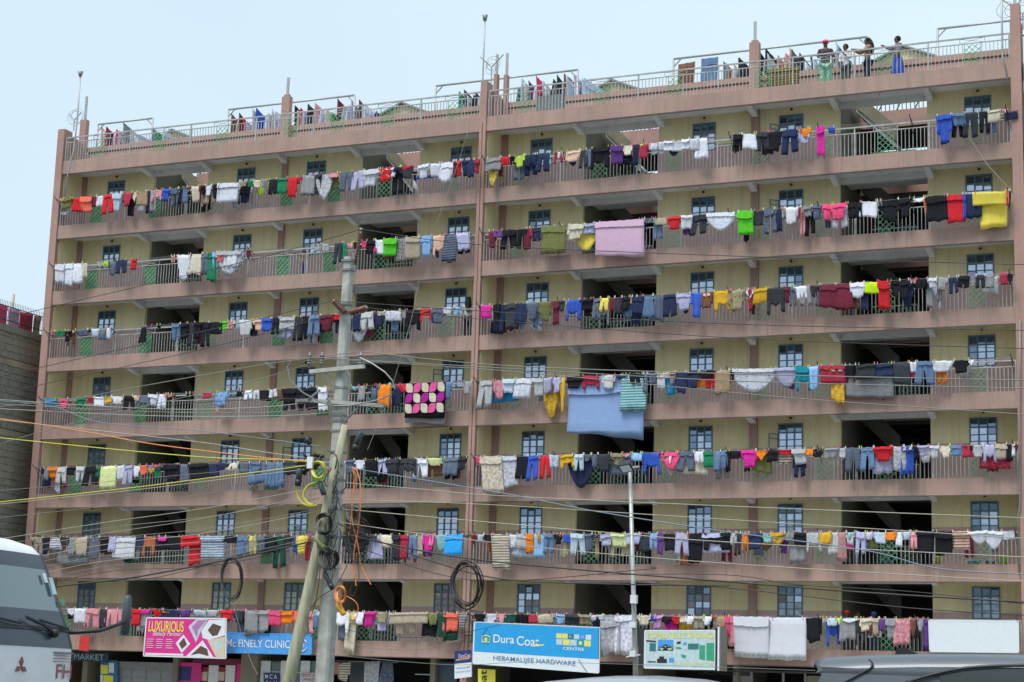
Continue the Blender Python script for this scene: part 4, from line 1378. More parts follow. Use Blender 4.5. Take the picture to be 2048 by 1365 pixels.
def cloth_mesh(kind, w_, h_, rnd, mats, patches=False, fold=None):
    """a hung garment: columns of cloth with their own hem height, folds that deepen downwards, a front and a back sheet"""
    fl = rnd.uniform(-1, 1)
    J = lambda a: rnd.uniform(-a, a)
    if kind == 't': prof = [(0, 1+J(.03)), (.5, 1+J(.02)), (1, 1+J(.03))]
    elif kind == 'k':
        c = rnd.random()
        prof = [(0,1),(1,1)] if c < .4 else ([(0,.35),(.5,1),(1,.35)] if c < .7 else [(0,.9),(.42,1),(.43,.5),(.6,.5),(.61,.95),(1,1)])
    elif kind == 's':
        c = rnd.random(); s_ = rnd.uniform(.13,.2); q = rnd.uniform(.4,.62)
        if c < .65: prof = [(0,q),(s_,q+.08),(s_+.01,.97+J(.03)),(.5,1),(1-s_-.01,.97+J(.03)),(1-s_,q+.08),(1,q)]
        elif c < .85: prof = [(0,.85),(s_*.8,.9),(s_*.8+.01,1),(.99-s_*.8,1),(1-s_*.8,.7),(1,.75)]
        else: prof = [(0,.97),(.3,1),(.5,.93),(.7,1),(1,.97)]
    elif kind == 'w': s_ = .22; q = rnd.uniform(.5,.65); prof = [(0,.97),(s_-.04,1),(s_,q),(.5,q+.1),(1-s_,q),(1-s_+.04,.95+J(.05)),(1,.93)]
    elif kind == 'p': q = rnd.uniform(.28,.42); prof = [(0,.98),(.36,1),(.47,q),(.53,q),(.64,.97+J(.04)),(1,.95+J(.05))]
    elif kind == 'h': q = rnd.uniform(.55,.7); prof = [(0,.95),(.42,1),(.48,q),(.52,q),(.58,1),(1,.95)]
    elif kind == 'd': prof = [(0,.93),(.2,1),(.4,.95),(.6,1),(.8,.95),(1,.98)]
    else: prof = [(0,.3),(.08,.52),(.2,.76),(.35,.93),(.5,1),(.65,.94),(.8,.75),(.92,.5),(1,.3)]
    def hem(u):
        for (a, p_), (b, q_) in zip(prof, prof[1:]):
            if u <= b: return p_+(q_-p_)*((u-a)/(b-a) if b > a else 0)
        return prof[-1][1]
    us = sorted(set([p_[0] for p_ in prof] + [k/ (12 if w_ > .9 else 8) for k in range((12 if w_ > .9 else 8)+1)]))
    nv = 6
    nf = max(1.5, w_*rnd.uniform(3.5, 5.5)); ph = rnd.uniform(0, 6); A = rnd.uniform(.018, .038) if fold is None else fold
    skew = J(.13)*w_*(1 if w_ < 1 else .1); tilt = J(.06)*min(w_, .5); lowb = rnd.choice((0, 0, .06, .14, .2)) if kind in 'tsgd' else 0; wob = rnd.uniform(.01, .045)*(1 if w_ < .9 else .3); wf = rnd.uniform(2, 5); pinch = rnd.uniform(.0, .10) if kind in 'swpdh' else rnd.uniform(0, .04)
    def P(u, v, back):
        hh = hem(u)*h_*v*(1+wob*math.sin(wf*u*3+ph)*(1 if kind != 'p' else .4))
        if back: hh *= 1+lowb*(.6+.4*math.sin(2.3*u+ph*3))
        wid = 1.0
        if kind == 'd': wid = .62+.38*min(1, v*1.3)
        if kind == 'p': wid = .86+.14*v if w_ > .25 else 1
        if kind == 's': wid = 1-.08*v
        x = (u-.5)*w_*wid*(1-pinch*math.sin(math.pi*v)*.5) + skew*v
        y = -A*math.sin(2*math.pi*nf*u+ph)*(.25+.75*v) - A*.6*math.sin(2*math.pi*nf*2.3*u+ph*2+v*2)*v + .02*math.sin(3*v+ph)
        z = -hh + tilt*(u-.5)*2 - .018*abs(math.sin(math.pi*u*max(1, round(w_*3))))*(1-v)
        if back: y += .03; z += 0 if v < .99 else .02
        return (x, y, z)
    vs = []; fs = []; nu = len(us); W_ = nv+1
    for back in (0, 1):
        for u in us:
            for k in range(W_): vs.append(P(u, k/nv, back))
    N = nu*W_
    for a in range(nu-1):
        for k in range(nv):
            i0 = a*W_+k; i1 = (a+1)*W_+k
            fs.append((i0, i0+1, i1+1, i1)); fs.append((N+i0, N+i1, N+i1+1, N+i0+1))
        i0 = a*W_+nv; i1 = (a+1)*W_+nv; fs.append((i0, N+i0, N+i1, i1))
        i0 = a*W_; i1 = (a+1)*W_; fs.append((i0, i1, N+i1, N+i0))
    for k in range(nv):
        fs.append((k, N+k, N+k+1, k+1)); q = (nu-1)*W_+k; fs.append((q, q+1, N+q+1, N+q))
    m_ = MB(); m_.add(vs, fs, 0, True)
    # the end of the cloth folded over the wire hangs in front as a short flap
    if kind in 'tswpgh' and rnd.random() < .55 and h_ > .35:
        fh = rnd.uniform(.14, .34); vs = []; fs = []
        e = .0 if kind in 'tg' else .06
        for u in us:
            for k in range(3):
                v = k/2; x, y, z = P(e+(1-2*e)*u, 0, 0); vs.append((x, y-.018-.03*v-A*.5*math.sin(2*math.pi*nf*u+ph+1)*v, z+.012-fh*h_*v*(1+.08*math.sin(5*u+ph))))
        for a in range(len(us)-1):
            for k in range(2): i0 = a*3+k; i1 = i0+3; fs.append((i0, i0+1, i1+1, i1))
        m_.add(vs, fs, 0, True)
    return m_.mesh('garment', mats)
IT = []
for ln in LAUNDRY.strip().split('\n'):
    r_, k, a, b, yb, c, yt = ln.split(); IT.append((int(r_), k, int(a), int(b), int(yb), c, int(yt)))
ITEMS = []
for (r_, k, a, b, yb, c, yt) in IT:
    px = (a+b)/2; inner = yt > 0
    Y = -.28 if inner else LY
    if k[0] == 'k' and inner: Y = -.12
    pz = at(px, yb, Y); X0 = at(a, yb, Y).x; X1 = at(b, yb, Y).x
    z1 = Zb(r_)+LZ-.02
    if k[0] == 'k' and inner: z1 = at(px, yt, Y).z
    if k[0] != 'k' and inner: X0 += .02; X1 -= .02
    h_ = max(.14, z1-pz.z); w_ = max(.10, (X1-X0)*(1.07 if X1-X0 < 1 else 1))
    ITEMS.append(dict(row=r_, kind=k[0], pat=k[1:], c=c, x=(X0+X1)/2, w=w_, h=h_, z=z1, y=Y, block=0 if (X0+X1)/2 < -29.33 else 1, inner=inner))
rf_ = random.Random(77)
for r_ in range(1, 8):
    for bl in (0, 1):
        base_ = [d for d in ITEMS if d['row'] == r_ and d['block'] == bl]
        for q_ in rf_.sample(base_, (4, 2, 9, 4, 9, 10, 9)[r_-1]):
            k = rf_.choice('stptsw'); c = rf_.choice(('black', 'navy', 'slate', 'charcoal', 'grey', 'denim', 'white', 'maroon', 'pale_grey', 'brown'))
            ITEMS.append(dict(row=r_, kind=k, pat='', c=c, x=q_['x']+rf_.uniform(-.25, .25), w=rf_.uniform(.28, .5), h=min(1.05, q_['h']*rf_.uniform(1.05, 1.45)), z=Zb(r_)+LZ-.03, y=-.14, block=bl, inner=True))
def kindword(d):
    k = d['kind']
    if k == 't': return 'bedsheet' if d['w'] > 1.15 else ('towel' if d['w'] > .38 else 'cloth strip')
    if k == 's': return 'shirt' if d['h'] > .55 else 'top'
    if k == 'p': return 'trousers' if d['w'] > .28 else 'leggings'
    if k == 'k': return 'small item'
    if k == 'g': return 'draped sheet'
    return WORD[k]
for d in ITEMS: d['kw'] = kindword(d); d['cw'] = d['c'].replace('_', ' ') + (' ' + PATW[d['pat']] if PATW[d['pat']] else ''); d['nm'] = f"{d['cw']} {d['kw']}"
from collections import Counter, defaultdict
lines_ = defaultdict(list)
for d in ITEMS: lines_[(d['row'], d['block'])].append(d)
cands = []
for key, L in lines_.items():
    L.sort(key=lambda d: d['x'])
    for n_, d in enumerate(L):
        A_ = L[n_-1] if n_ else None; B_ = L[n_+1] if n_+1 < len(L) else None
        where = f"{ORD[key[0]]} line, {'left' if key[1] == 0 else 'right'} block"
        s_ = []
        s_.append(f"{d['nm']} on {where}")
        for q in (A_, B_):
            s_.append(f"{d['nm']}, {where}, beside {q['nm']}" if q else f"{d['nm']} at the end of {where}")
        if A_ and B_: s_.append(f"{d['nm']}, {where}, between {A_['nm']} and {B_['nm']}")
        if A_ and B_: s_.append(f"{d['nm']}, {where}, between {A_['cw']} and {B_['cw']} pieces")
        szw = 'long' if d['h'] > .9 else ('short' if d['h'] < .5 else 'medium length'); wdw = 'narrow' if d['w'] < .3 else 'wide'
        s_.append(f"{szw} {d['nm']}, {where}, after {A_['nm'] if A_ else 'the corner'}")
        s_.append(f"{wdw} {d['nm']}, {where}, before {B_['nm'] if B_ else 'the corner'}")
        d['cand'] = s_; cands += list(set(s_))
cnt_ = Counter(cands); used = set()
for d in ITEMS:
    for s_ in d['cand']:
        if cnt_[s_] == 1 and len(s_.split()) <= 16: d['label'] = s_; break
    else:
        base = d['cand'][-1]; n_ = sum(1 for e in lines_[(d['row'], d['block'])] if e['nm'] == d['nm'] and e['x'] <= d['x'])
        d['label'] = f"{d['nm']}, {ORD[d['row']]} line, {'left' if d['block'] == 0 else 'right'} block, {['','first','second','third','fourth','fifth','sixth','seventh','eighth','ninth','tenth','eleventh','twelfth','thirteenth','fourteenth'][min(14, n_)]} such from the left"
    if d['label'] in used: d['label'] = d['label'].replace(' block,', ' block, far')
    used.add(d['label'])
pegs = {}
ri = random.Random(21)
NAMEW = {'bedsheet':'bedsheet','towel':'towel','cloth strip':'cloth_strip','shirt':'shirt','top':'top','trousers':'trousers','leggings':'leggings','small item':'small_garment','draped sheet':'draped_sheet','sweater':'sweater','shorts':'shorts','dress':'dress'}
for n_, d in enumerate(ITEMS):
    q = ri.uniform(-.035, .035) if not d['inner'] else ri.uniform(-.015, .015)
    if d['pat'] == 'Q':
        me = cloth_mesh('t', d['w'], d['h'], ri, [CL['']], fold=.01)
    elif d['kind'] == 't' and d['w'] > 1.3: me = cloth_mesh('t', d['w'], d['h'], ri, [CL[d['pat']]], fold=.012)
    else: me = cloth_mesh(d['kind'], d['w'], d['h'], ri, [CL[d['pat']]])
    o = bpy.data.objects.new(NAMEW[d['kw']], me); col.objects.link(o); o.location = (d['x'], d['y']+q, d['z'])
    o.rotation_euler = (R(ri.uniform(-1.5, 1.5)), 0, R(ri.uniform(-5, 5)) if d['w'] < 1 else 0)
    cc = CC[d['c']]; j = ri.uniform(.85, 1.15); o.color = (min(.9, cc[0]*j), min(.9, cc[1]*j), min(.9, cc[2]*j), 1)
    if d['pat'] == 'Q': o.color = (.012, .01, .014, 1)
    tag(o, d['label'], {'small item':'small laundry', 'cloth strip':'laundry'}.get(d['kw'], d['kw']), f"laundry on the {ORD[d['row']]} balcony line")
    if d['pat'] == 'E' and d['row'] == 7:
        for s_ in range(8):
            m_ = MB(); u_ = -d['w']*.44+d['w']*.88*s_/7; m_.tube([(u_, -.045, -d['h']+.09), (u_, -.03, -d['h']+.09)], .03, 8); q_ = bpy.data.objects.new('hem_dot', m_.mesh('dot', M_GREENB)); col.objects.link(q_); q_.parent = o
    if d['pat'] == 'Q':
        # leaf shaped patches sewn on in a grid
        for cx in range(5):
            for cz in range(3):
                pw, phh = d['w']/5, d['h']/3*.94; x = -d['w']/2+pw*cx; z = -phh*(cz+1)
                nA = 6; pts_ = []
                flip = (cx+cz) % 2
                def lp_(u, v): return (x+pw*(.06+.88*u), -.075, z+phh*(.05+.9*v))
                corner = [(0,0),(1,0),(1,1),(0,1)]
                for ci, (u0, v0) in enumerate(corner):
                    rnd_c = (ci % 2 == flip)
                    if rnd_c:
                        cu, cv = (.5 if u0 == 0 else .5), (.5)
                        a0 = {0: math.pi, 1: 1.5*math.pi, 2: 0, 3: .5*math.pi}[ci]
                        for j_ in range(nA+1):
                            t_ = a0+.5*math.pi*j_/nA; pts_.append(lp_(.5+.5*math.cos(t_), .5+.5*math.sin(t_)))
                    else: pts_.append(lp_(u0, v0))
                mq = MB(); mq.add(pts_ + [(p_[0], p_[1]+.03, p_[2]) for p_ in pts_], [tuple(range(len(pts_)))] + [(i_, i_+len(pts_), (i_+1) % len(pts_)+len(pts_), (i_+1) % len(pts_)) for i_ in range(len(pts_))])
                po = bpy.data.objects.new('patch', mq.mesh('patch', CL[''])); col.objects.link(po); po.parent = o
                po.color = (.60,.56,.43,1) if (cx+cz) % 2 == 0 else ((.40,.02,.28,1) if cz == 1 else (.75,.10,.34,1))
    pm = pegs.setdefault((d['row'], d['block']), MB())
    if not d['inner'] or d['kind'] != 'k':
        for s_ in (-.4, .4): pm.box(d['x']+d['w']*s_-.011, d['x']+d['w']*s_+.011, d['y']+q-.035, d['y']+q-.01, d['z']-.04, d['z']+.06, ri.randrange(4))
PEGM = [MATS['white_paint'], mat('peg_lime', (.5,.7,.05), .5), mat('peg_pink', (.7,.1,.25), .5), mat('peg_wood', (.4,.3,.18), .7)]
lines_root = [o for o in bpy.data.objects if o.name.startswith('clothes_line')]
for k, ro in zip(sorted(pegs), sorted(lines_root, key=lambda o: (-o.location.z, o.location.x))):
    pegs[k].build('clothes_pegs', PEGM, ro, 'stuff')
# laundry up on the roof: hung on wires that run away from the street
ROOF = """203 255 peach 8|213 253 crimson 9|223 262 black 8|233 258 rose 9|247 246 grey 13|264 262 pale_grey 22|298 250 slate 9|310 260 green 15|326 257 white 9|463 228 brown 9|479 227 maroon 8|488 238 red 8|505 218 pale_grey 8|513 215 royal_blue 9|533 222 white 7|544 216 pale_grey 12|557 226 lavender 10|590 210 black 9|601 216 red 11|616 208 charcoal 12|630 206 pink 14|646 212 lavender 12|663 225 green 14|676 198 maroon 11|688 197 white 12|703 203 lavender 10|719 200 brown 9|729 208 white 11|741 215 navy 14|918 182 green 9|929 180 navy 10|941 181 black 9|951 185 charcoal 9|966 172 slate 10|1030 165 slate 9|1043 158 pale_blue 9|1058 160 purple 10|1073 153 rose 11|1085 159 pale_grey 9|1098 149 black 12|1115 150 charcoal 9|1128 148 brown 16|1148 146 white 14|1164 151 pale_blue 18|1447 122 slate 9|1462 118 orange 8|1477 115 charcoal 14|1518 104 black 9|1531 99 charcoal 13|1549 101 beige 9|1560 95 red 15|1579 95 peach 9|1591 97 charcoal 11|1605 119 crimson 8|1622 110 navy 9|1634 106 sky_blue 8|1664 92 orange 9|1673 84 pale_blue 9"""
rl = {}
names_r = Counter(); prevc = 'pillar'
EXTRA = []
for k_, ent in enumerate(ROOF.split('|')):
    px, py, c, wpx = ent.split()
    EXTRA.append(ent)
    if k_ % 3 != 1: EXTRA.append(f"{int(px)+5} {int(py)+rc.choice((4, 7, 10))} {rc.choice(('white', 'pale_grey', 'pale_blue', 'lavender', 'grey', 'slate', 'cream', 'white'))} 9")
for ent in EXTRA:
    px, py, c, wpx = ent.split(); px, py, wpx = int(px), int(py), int(wpx)
    Y = 4.0; p = at(px, py, Y); h_ = max(.7, p.z-24.55+rc.uniform(.0, .1)); wd = max(.6, wpx*.115)
    me = cloth_mesh(rc.choice('tstd'), wd*1.0, h_, rc, [CL['']], fold=.02)
    for v_ in me.vertices: f_ = max(0, 1+v_.co.z/h_); v_.co.z -= (v_.co.x/wd+.5)*.38*h_*f_
    o = bpy.data.objects.new('hung_cloth', me); col.objects.link(o)
    a = R(62)
    o.location = (p.x+wd*.5*math.cos(a), Y+wd*.5*math.sin(a), p.z); o.rotation_euler = (0, 0, a)
    cc = CC[c]; o.color = (*cc, 1); c_ = c.replace('_', ' ')
    sec = 'left corner of' if px < 340 else 'left' if px < 600 else 'left centre' if px < 760 else 'joint column on' if px < 980 else 'right centre' if px < 1200 else 'right'
    seg = ('nearest the left corner' if px < 340 else 'left of the left roof pillar' if px < 575 else 'right of the left roof pillar' if px < 760 else 'just left of the joint column' if px < 980 else 'just right of the joint column' if px < 1200 else 'left of the tall right pillar' if px < 1500 else 'right of the tall right pillar')
    lab = f"{c_} roof laundry {seg}, after the {prevc} piece"; prevc = c_
    n_r = names_r[lab]; names_r[lab] += 1
    if n_r: lab = lab.replace('roof laundry', ['', 'second', 'third', 'fourth', 'fifth', 'sixth'][min(5, n_r)]+' roof laundry')
    tag(o, lab, 'laundry', 'laundry on the roof')
    MB_ = rl.setdefault('w', MB())
# two big blankets thrown over the roof frame
for (px0, px1, py0, py1, c, lb) in ((1357, 1390, 128, 160, 'brown', 'dark brown blanket thrown over a wire on the right roof'), (1403, 1436, 118, 156, 'denim', 'blue and pale blanket thrown over a wire on the right roof')):
    p0 = at(px0, py0, 3.6); p1 = at(px1, py0-3, 3.6)
    o = bpy.data.objects.new('blanket', cloth_mesh('t', p1.x-p0.x, p0.z-24.55, rc, [CL['']])); col.objects.link(o); o.location = ((p0.x+p1.x)/2, 3.6, p0.z); o.color = (*CC[c], 1)
    tag(o, lb, 'blanket')
# grey sheet tied inside the roof railing
p0 = at(1073, 215, .2); p1 = at(1132, 190, .2)
o = bpy.data.objects.new('sheet_metal_panel', MB().box(p0.x, p1.x, .13, .15, Zb(0)+.62, Zb(0)+1.25).mesh('panel', M_METAL)); col.objects.link(o); tag(o, 'grey flat sheet tied inside the roof railing under the brown laundry', 'panel')
p0 = at(1535, 165, .6); p1 = at(1600, 160, .6)
o = bpy.data.objects.new('striped_blanket', cloth_mesh('t', p1.x-p0.x, .95, rc, [CL['S']])); col.objects.link(o); o.location = ((p0.x+p1.x)/2, .5, Zb(0)+1.45); o.color = (.26, .22, .07, 1)
tag(o, 'black and yellow blanket behind the railing by the tall roof pillar', 'blanket')

for k, (px, py, w_, c) in enumerate(((6,622,.5,'pink'),(20,628,.5,'rose'),(34,633,.6,'light_pink'),(52,637,.7,'crimson'),(70,641,.4,'khaki'),(84,646,.4,'navy'))):
    p0 = at(px, py, 1.2+k*.35); o = bpy.data.objects.new('hung_cloth', cloth_mesh('t', w_, .9, rc, [CL['']])); col.objects.link(o); o.location = (NBX-.45, -1.6+k*.8, 17.2); o.rotation_euler = (0, 0, R(80)); o.color = (*CC[c], 1)
    tag(o, f"{c.replace('_', ' ')} laundry behind the fence on the stone building roof", 'laundry', 'laundry on the stone building')

# ================================================================== ground floor shops
def quad_board(name, corners, Y, mt, parent, t=.06, frame=None):
    """a flat board with picture corners tl, tr, br, bl standing at depth Y"""
    P = [at(x, y, Y) for x, y in corners]
    m_ = MB(); bk = [p + Vector((0, t, 0)) for p in P]
    m_.add(P+bk, [(3,2,1,0),(4,5,6,7),(0,1,5,4),(1,2,6,5),(2,3,7,6),(3,0,4,7)]); o = m_.build(name, mt, parent)
    if frame is not None:
        f_ = MB()
        for a, b in zip(P, P[1:]+P[:1]): f_.beam(a+Vector((0,.02,0)), b+Vector((0,.02,0)), .05)
        f_.build('frame', frame, parent)
    return P, o
def lettering(s_, P, u0, u1, v0, v1, mt, parent, off=.008, bold=False, name='lettering', shear=0):
    """text set on the board P (tl, tr, br, bl) within u0..u1 across and v0..v1 down"""
    cu = bpy.data.curves.new('lettering', 'FONT'); cu.body = s_; cu.size = 1; cu.shear = shear
    if bold: cu.offset = .012 if len(s_) < 14 else .004
    o = bpy.data.objects.new('lettering', cu); col.objects.link(o)
    bpy.context.view_layer.update(); dg = bpy.context.evaluated_depsgraph_get()
    me = bpy.data.meshes.new_from_object(o.evaluated_get(dg)); bpy.data.objects.remove(o)
    xs = [v.co.x for v in me.vertices]; ys = [v.co.y for v in me.vertices]
    if not xs: return
    ax, bx, ay, by = min(xs), max(xs), min(ys), max(ys)
    for v in me.vertices:
        u = u0+(u1-u0)*(v.co.x-ax)/(bx-ax); w_ = v1-(v1-v0)*(v.co.y-ay)/(by-ay)
        top = P[0].lerp(P[1], u); bot = P[3].lerp(P[2], u); v.co = top.lerp(bot, w_) + Vector((0, -off, 0))
    me.materials.clear(); me.materials.append(mt)
    me.name = name; ob = bpy.data.objects.new(name, me); col.objects.link(ob); under(ob, parent); return ob
def bp(P, u, v, off=0):
    q = P[0].lerp(P[1], u).lerp(P[3].lerp(P[2], u), v); q.y -= off; return q
def patch(P, pts, mt, parent, name='printed_shape', off=.005):
    m_ = MB(); m_.add([bp(P, u, v, off) for u, v in pts], [tuple(range(len(pts)))]); return m_.build(name, mt, parent)
def flat(name, c, rough=.5, var=.05): return mat(name, c, rough, var, 8, 0, 0)
M_SHOPG = mat('grey_shutter', (.24,.25,.27), .5); M_MAG = flat('magenta_print', (.62,.02,.24)); M_BLUE = flat('sign_blue', (.01,.30,.66)); M_SKYB = flat('sign_sky_blue', (.06,.28,.66), .5, .2)
M_WSIGN = flat('sign_white', (.62,.68,.72)); M_YLET = flat('yellow_print', (.72,.66,.05)); M_NAVY = flat('navy_print', (.02,.025,.14)); M_REDP = flat('red_print', (.45,.02,.04))
M_LB = flat('blue_letter', (.05,.20,.42)); M_GRNP = flat('green_print', (.03,.30,.16)); M_TEALP = flat('teal_print', (.02,.16,.17)); M_PALE = flat('pale_print', (.42,.55,.58), .5, .15)
M_SKIN = mat('brown_skin', (.10,.05,.035), .6, .15, 12); M_ORN = flat('orange_print', (.6,.28,.05)); M_LILAC = flat('lilac_print', (.40,.16,.38)); M_CREAMP = flat('cream_print', (.55,.48,.36))
M_REDC = mat('red_canvas', (.55,.03,.03), .8)
sh = empty('shop_row', (-30, WY, 0), 'row of small shops under the lowest balcony of the flats', 'shop front')
MB().box(XL, XR, 5.0, 5.1, 0, Zb(7)+.26).build('back_wall', M_DARK, sh)
MB().box(XL, XR, .2, 5.0, Zb(7)+.2, Zb(7)+.255).build('ceiling', M_SOF, sh)
MB().box(XL, XR, -.4, 5, .13, .2).build('shop_floor', M_CONC, sh)
px_walls = [(172,182),(352,362),(488,520),(866,876),(936,946),(1270,1290),(1470,1480),(1660,1700),(1880,1900)]
for a, b in px_walls:
    A = at(a, 1340, WY).x; Bx = at(b, 1340, WY).x
    MB().box(A, Bx, WY-.25, 5.0, .2, Zb(7)+.2).build('partition_wall', M_INT, sh)
def shop_panel(name, x0, x1, y0, y1, mt, Y=WY):
    A = at(x0, y0, Y); Bq = at(x1, y1, Y); m_ = MB(); m_.box(A.x, Bq.x, Y, Y+.05, max(.2, Bq.z), A.z); return m_.build(name, mt, sh)
# roller shutter with its panels
A = at(236, 1330, WY); Bq = at(352, 1330, WY)
MB().box(A.x, Bq.x, WY, WY+.03, .2, 2.05).build('roller_shutter', M_SHOPG, sh)
MB().box(A.x, Bq.x, WY-.1, WY+.1, 2.05, 2.35).build('shutter_box', M_METAL, sh)
for k in range(5): x = A.x+(Bq.x-A.x)*k/4; MB().box(x-.02, x+.02, WY-.02, WY, .2, 2.05).build('shutter_rib', M_METAL, sh)
for z in (.7, 1.2, 1.7): MB().box(A.x, Bq.x, WY-.015, WY-.001, z, z+.03).build('shutter_joint', M_METAL, sh)
shop_panel('side_panel', 352, 386, 1325, 1600, M_MAG, WY-.1); shop_panel('dark_poster', 357, 381, 1333, 1362, M_NAVY, WY-.112); shop_panel('header_board', 386, 488, 1316, 1332, flat('maroon_paint', (.13,.012,.05)), WY-.05)
shop_panel('side_panel', 474, 490, 1328, 1600, M_MAG, WY-.12)
for a, b in ((392,418),(428,452),(455,474)):
    shop_panel('door_leaf', a, b, 1334, 1600, flat('maroon_door', (.25,.015,.03)), WY); shop_panel('door_sticker', a+4, b-4, 1344, 1362, M_CREAMP, WY-.012)
    shop_panel('door_frame', b, b+3, 1331, 1600, M_WSIGN, WY-.04)
for a in (522, 562, 602, 640): shop_panel('window_frame', a, a+4, 1322, 1600, M_WSIGN, WY-.05)
shop_panel('window_frame', 526, 640, 1344, 1346, M_WSIGN, WY-.03)
for a, b in ((526,560),(566,600),(606,640)): shop_panel('window_pane', a, b, 1322, 1600, M_GLASSD, WY+.02)
for a in (1474, 1500, 1564, 1608, 1660): shop_panel('door_frame', a, a+4, 1343, 1600, M_METAL, WY-.05)
shop_panel('header_board', 1290, 1700, 1336, 1350, flat('dark_fascia', (.055,.06,.06)), WY-.3)
shop_panel('wall_panel', 1610, 1662, 1352, 1600, M_INT, WY); shop_panel('door', 1478, 1500, 1352, 1600, M_SHOPG, WY)
shop_panel('blue_wall_panel', 876, 905, 1325, 1600, flat('blue_grey_paint', (.05,.09,.13)), WY); shop_panel('shelf', 830, 872, 1348, 1351, M_WSIGN, 2.2)
shop_panel('dark_curtain', 700, 728, 1322, 1600, flat('slate_paint', (.05,.065,.08)), WY+.1)
P, _ = quad_board('header_board', [(100,1303),(216,1307),(216,1325),(100,1320)], WY-.3, flat('steel_blue_paint', (.025,.06,.10)), sh)
lettering('MARKET', P, .42, .93, .18, .82, M_PALE, sh)
# blue wall panel with posters
po = empty('poster_stand', at(218, 1350, WY-.2), 'blue shop panel with yellow and white posters beside the shutter', 'poster panel')
P, _ = quad_board('panel', [(200,1320),(235,1322),(235,1420),(200,1420)], WY-.2, flat('panel_blue', (.03,.14,.30)), po)
patch(P, [(.05,.10),(.45,.10),(.45,.28),(.05,.28)], M_YLET, po, 'poster'); patch(P, [(.5,.05),(.8,.05),(.8,.25),(.5,.25)], M_WSIGN, po, 'poster'); patch(P, [(.2,.31),(.75,.31),(.75,.6),(.2,.6)], M_YLET, po, 'poster'); patch(P, [(.02,.3),(.17,.3),(.17,.6),(.02,.6)], M_WSIGN, po, 'poster')
for k, (a, b) in enumerate(((.12,'50/='),(.38,'SALE'))):
    pass

# ------------------------------------------------------------------ signs
s1 = empty('shop_sign', at(1073, 1345, -.9), 'large blue and white hardware sign board right of the joint column', 'sign')
P, _ = quad_board('board', [(949,1245),(1199,1256),(1197,1346),(946,1327)], -.9, M_WSIGN, s1, .1, M_WSIGN)
patch(P, [(0,0),(1,0),(1,.70),(0,.71)], M_BLUE, s1, 'blue_field')
def boldtxt(*a, **k): return lettering(*a, bold=True, **k)
boldtxt('Dura', P, .16, .33, .27, .47, M_WSIGN, s1, off=.014); boldtxt('Coat', P, .35, .53, .28, .50, M_WSIGN, s1, off=.014)
patch(P, [(.46,.51),(.50,.455),(.57,.44),(.565,.47),(.50,.50)], M_YLET, s1, 'swoosh', .012)
lettering('HEBAMALIJEE HARDWARE', P, .165, .82, .78, .92, M_LB, s1, off=.012, bold=True)
m_ = MB(); q = [bp(P, u, v, .014) for u, v in ((.07,.47),(.065,.34),(.10,.31),(.135,.34),(.13,.47))]
m_.tube(q+[q[0]], .018, 4); q = [bp(P, u, v, .014) for u, v in ((.06,.34),(.105,.13),(.14,.33))]; m_.build('house_emblem', M_YLET, s1)
MB().tube(q, .012, 4).build('roof_emblem', M_GRNP, s1); lettering('1', P, .09, .11, .36, .44, M_YLET, s1, off=.014)
sq = [(0,'B',M_YLET),(1,'E',M_YLET),(2,'L',M_TEALP),(3,'L',M_PALE),(4,'U',M_SKYB),(5,'R',M_WSIGN)]
for k, ch_, mm in sq:
    u = .665+k*.046; patch(P, [(u,.17),(u+.042,.17),(u+.042,.28),(u,.28)], mm, s1, 'letter_tile', .010); lettering(ch_, P, u+.012, u+.031, .20, .25, M_WSIGN, s1, off=.016)
for k, (ch_, mm) in enumerate((('M',M_PALE),('A',M_YLET),('N',M_PALE),('I',M_GRNP),('S',M_YLET))):
    u = .665+k*.055; patch(P, [(u,.30),(u+.05,.30),(u+.05,.43),(u,.43)], mm, s1, 'letter_tile', .010); lettering(ch_, P, u+.014, u+.036, .33, .40, M_WSIGN, s1, off=.016)
boldtxt('CENTRE', P, .72, .885, .47, .54, M_WSIGN, s1, off=.014)
m_ = MB(); m_.beam(bp(P, .845, .74, .012), bp(P, .91, 1.0, .012), .02); m_.build('grey_stroke', M_METAL, s1)
s2 = empty('poster_board', at(370, 1312, -.9), 'magenta beauty parlour banner with photos of hands, left of the blue clinic sign', 'sign')
P, _ = quad_board('board', [(293,1236),(452,1238),(451,1317),(287,1312)], -.9, M_MAG, s2, .06, M_WSIGN)
lettering('LUXURIOUS', P, .04, .48, .08, .36, M_YLET, s2, off=.012, bold=True)
lettering('Beauty Parlour', P, .10, .46, .35, .50, M_WSIGN, s2, off=.014, shear=.35)
for r_ in range(5):
    for c_ in range(3):
        MB().beam(bp(P, .03+c_*.12, .56+r_*.055, .008), bp(P, .12+c_*.12-.01*((r_+c_) % 3), .56+r_*.055, .008), .018).build('small_print', M_WSIGN, s2)
patch(P, [(.02,.92),(.49,.92),(.49,.97),(.02,.97)], M_WSIGN, s2, 'contact_strip')
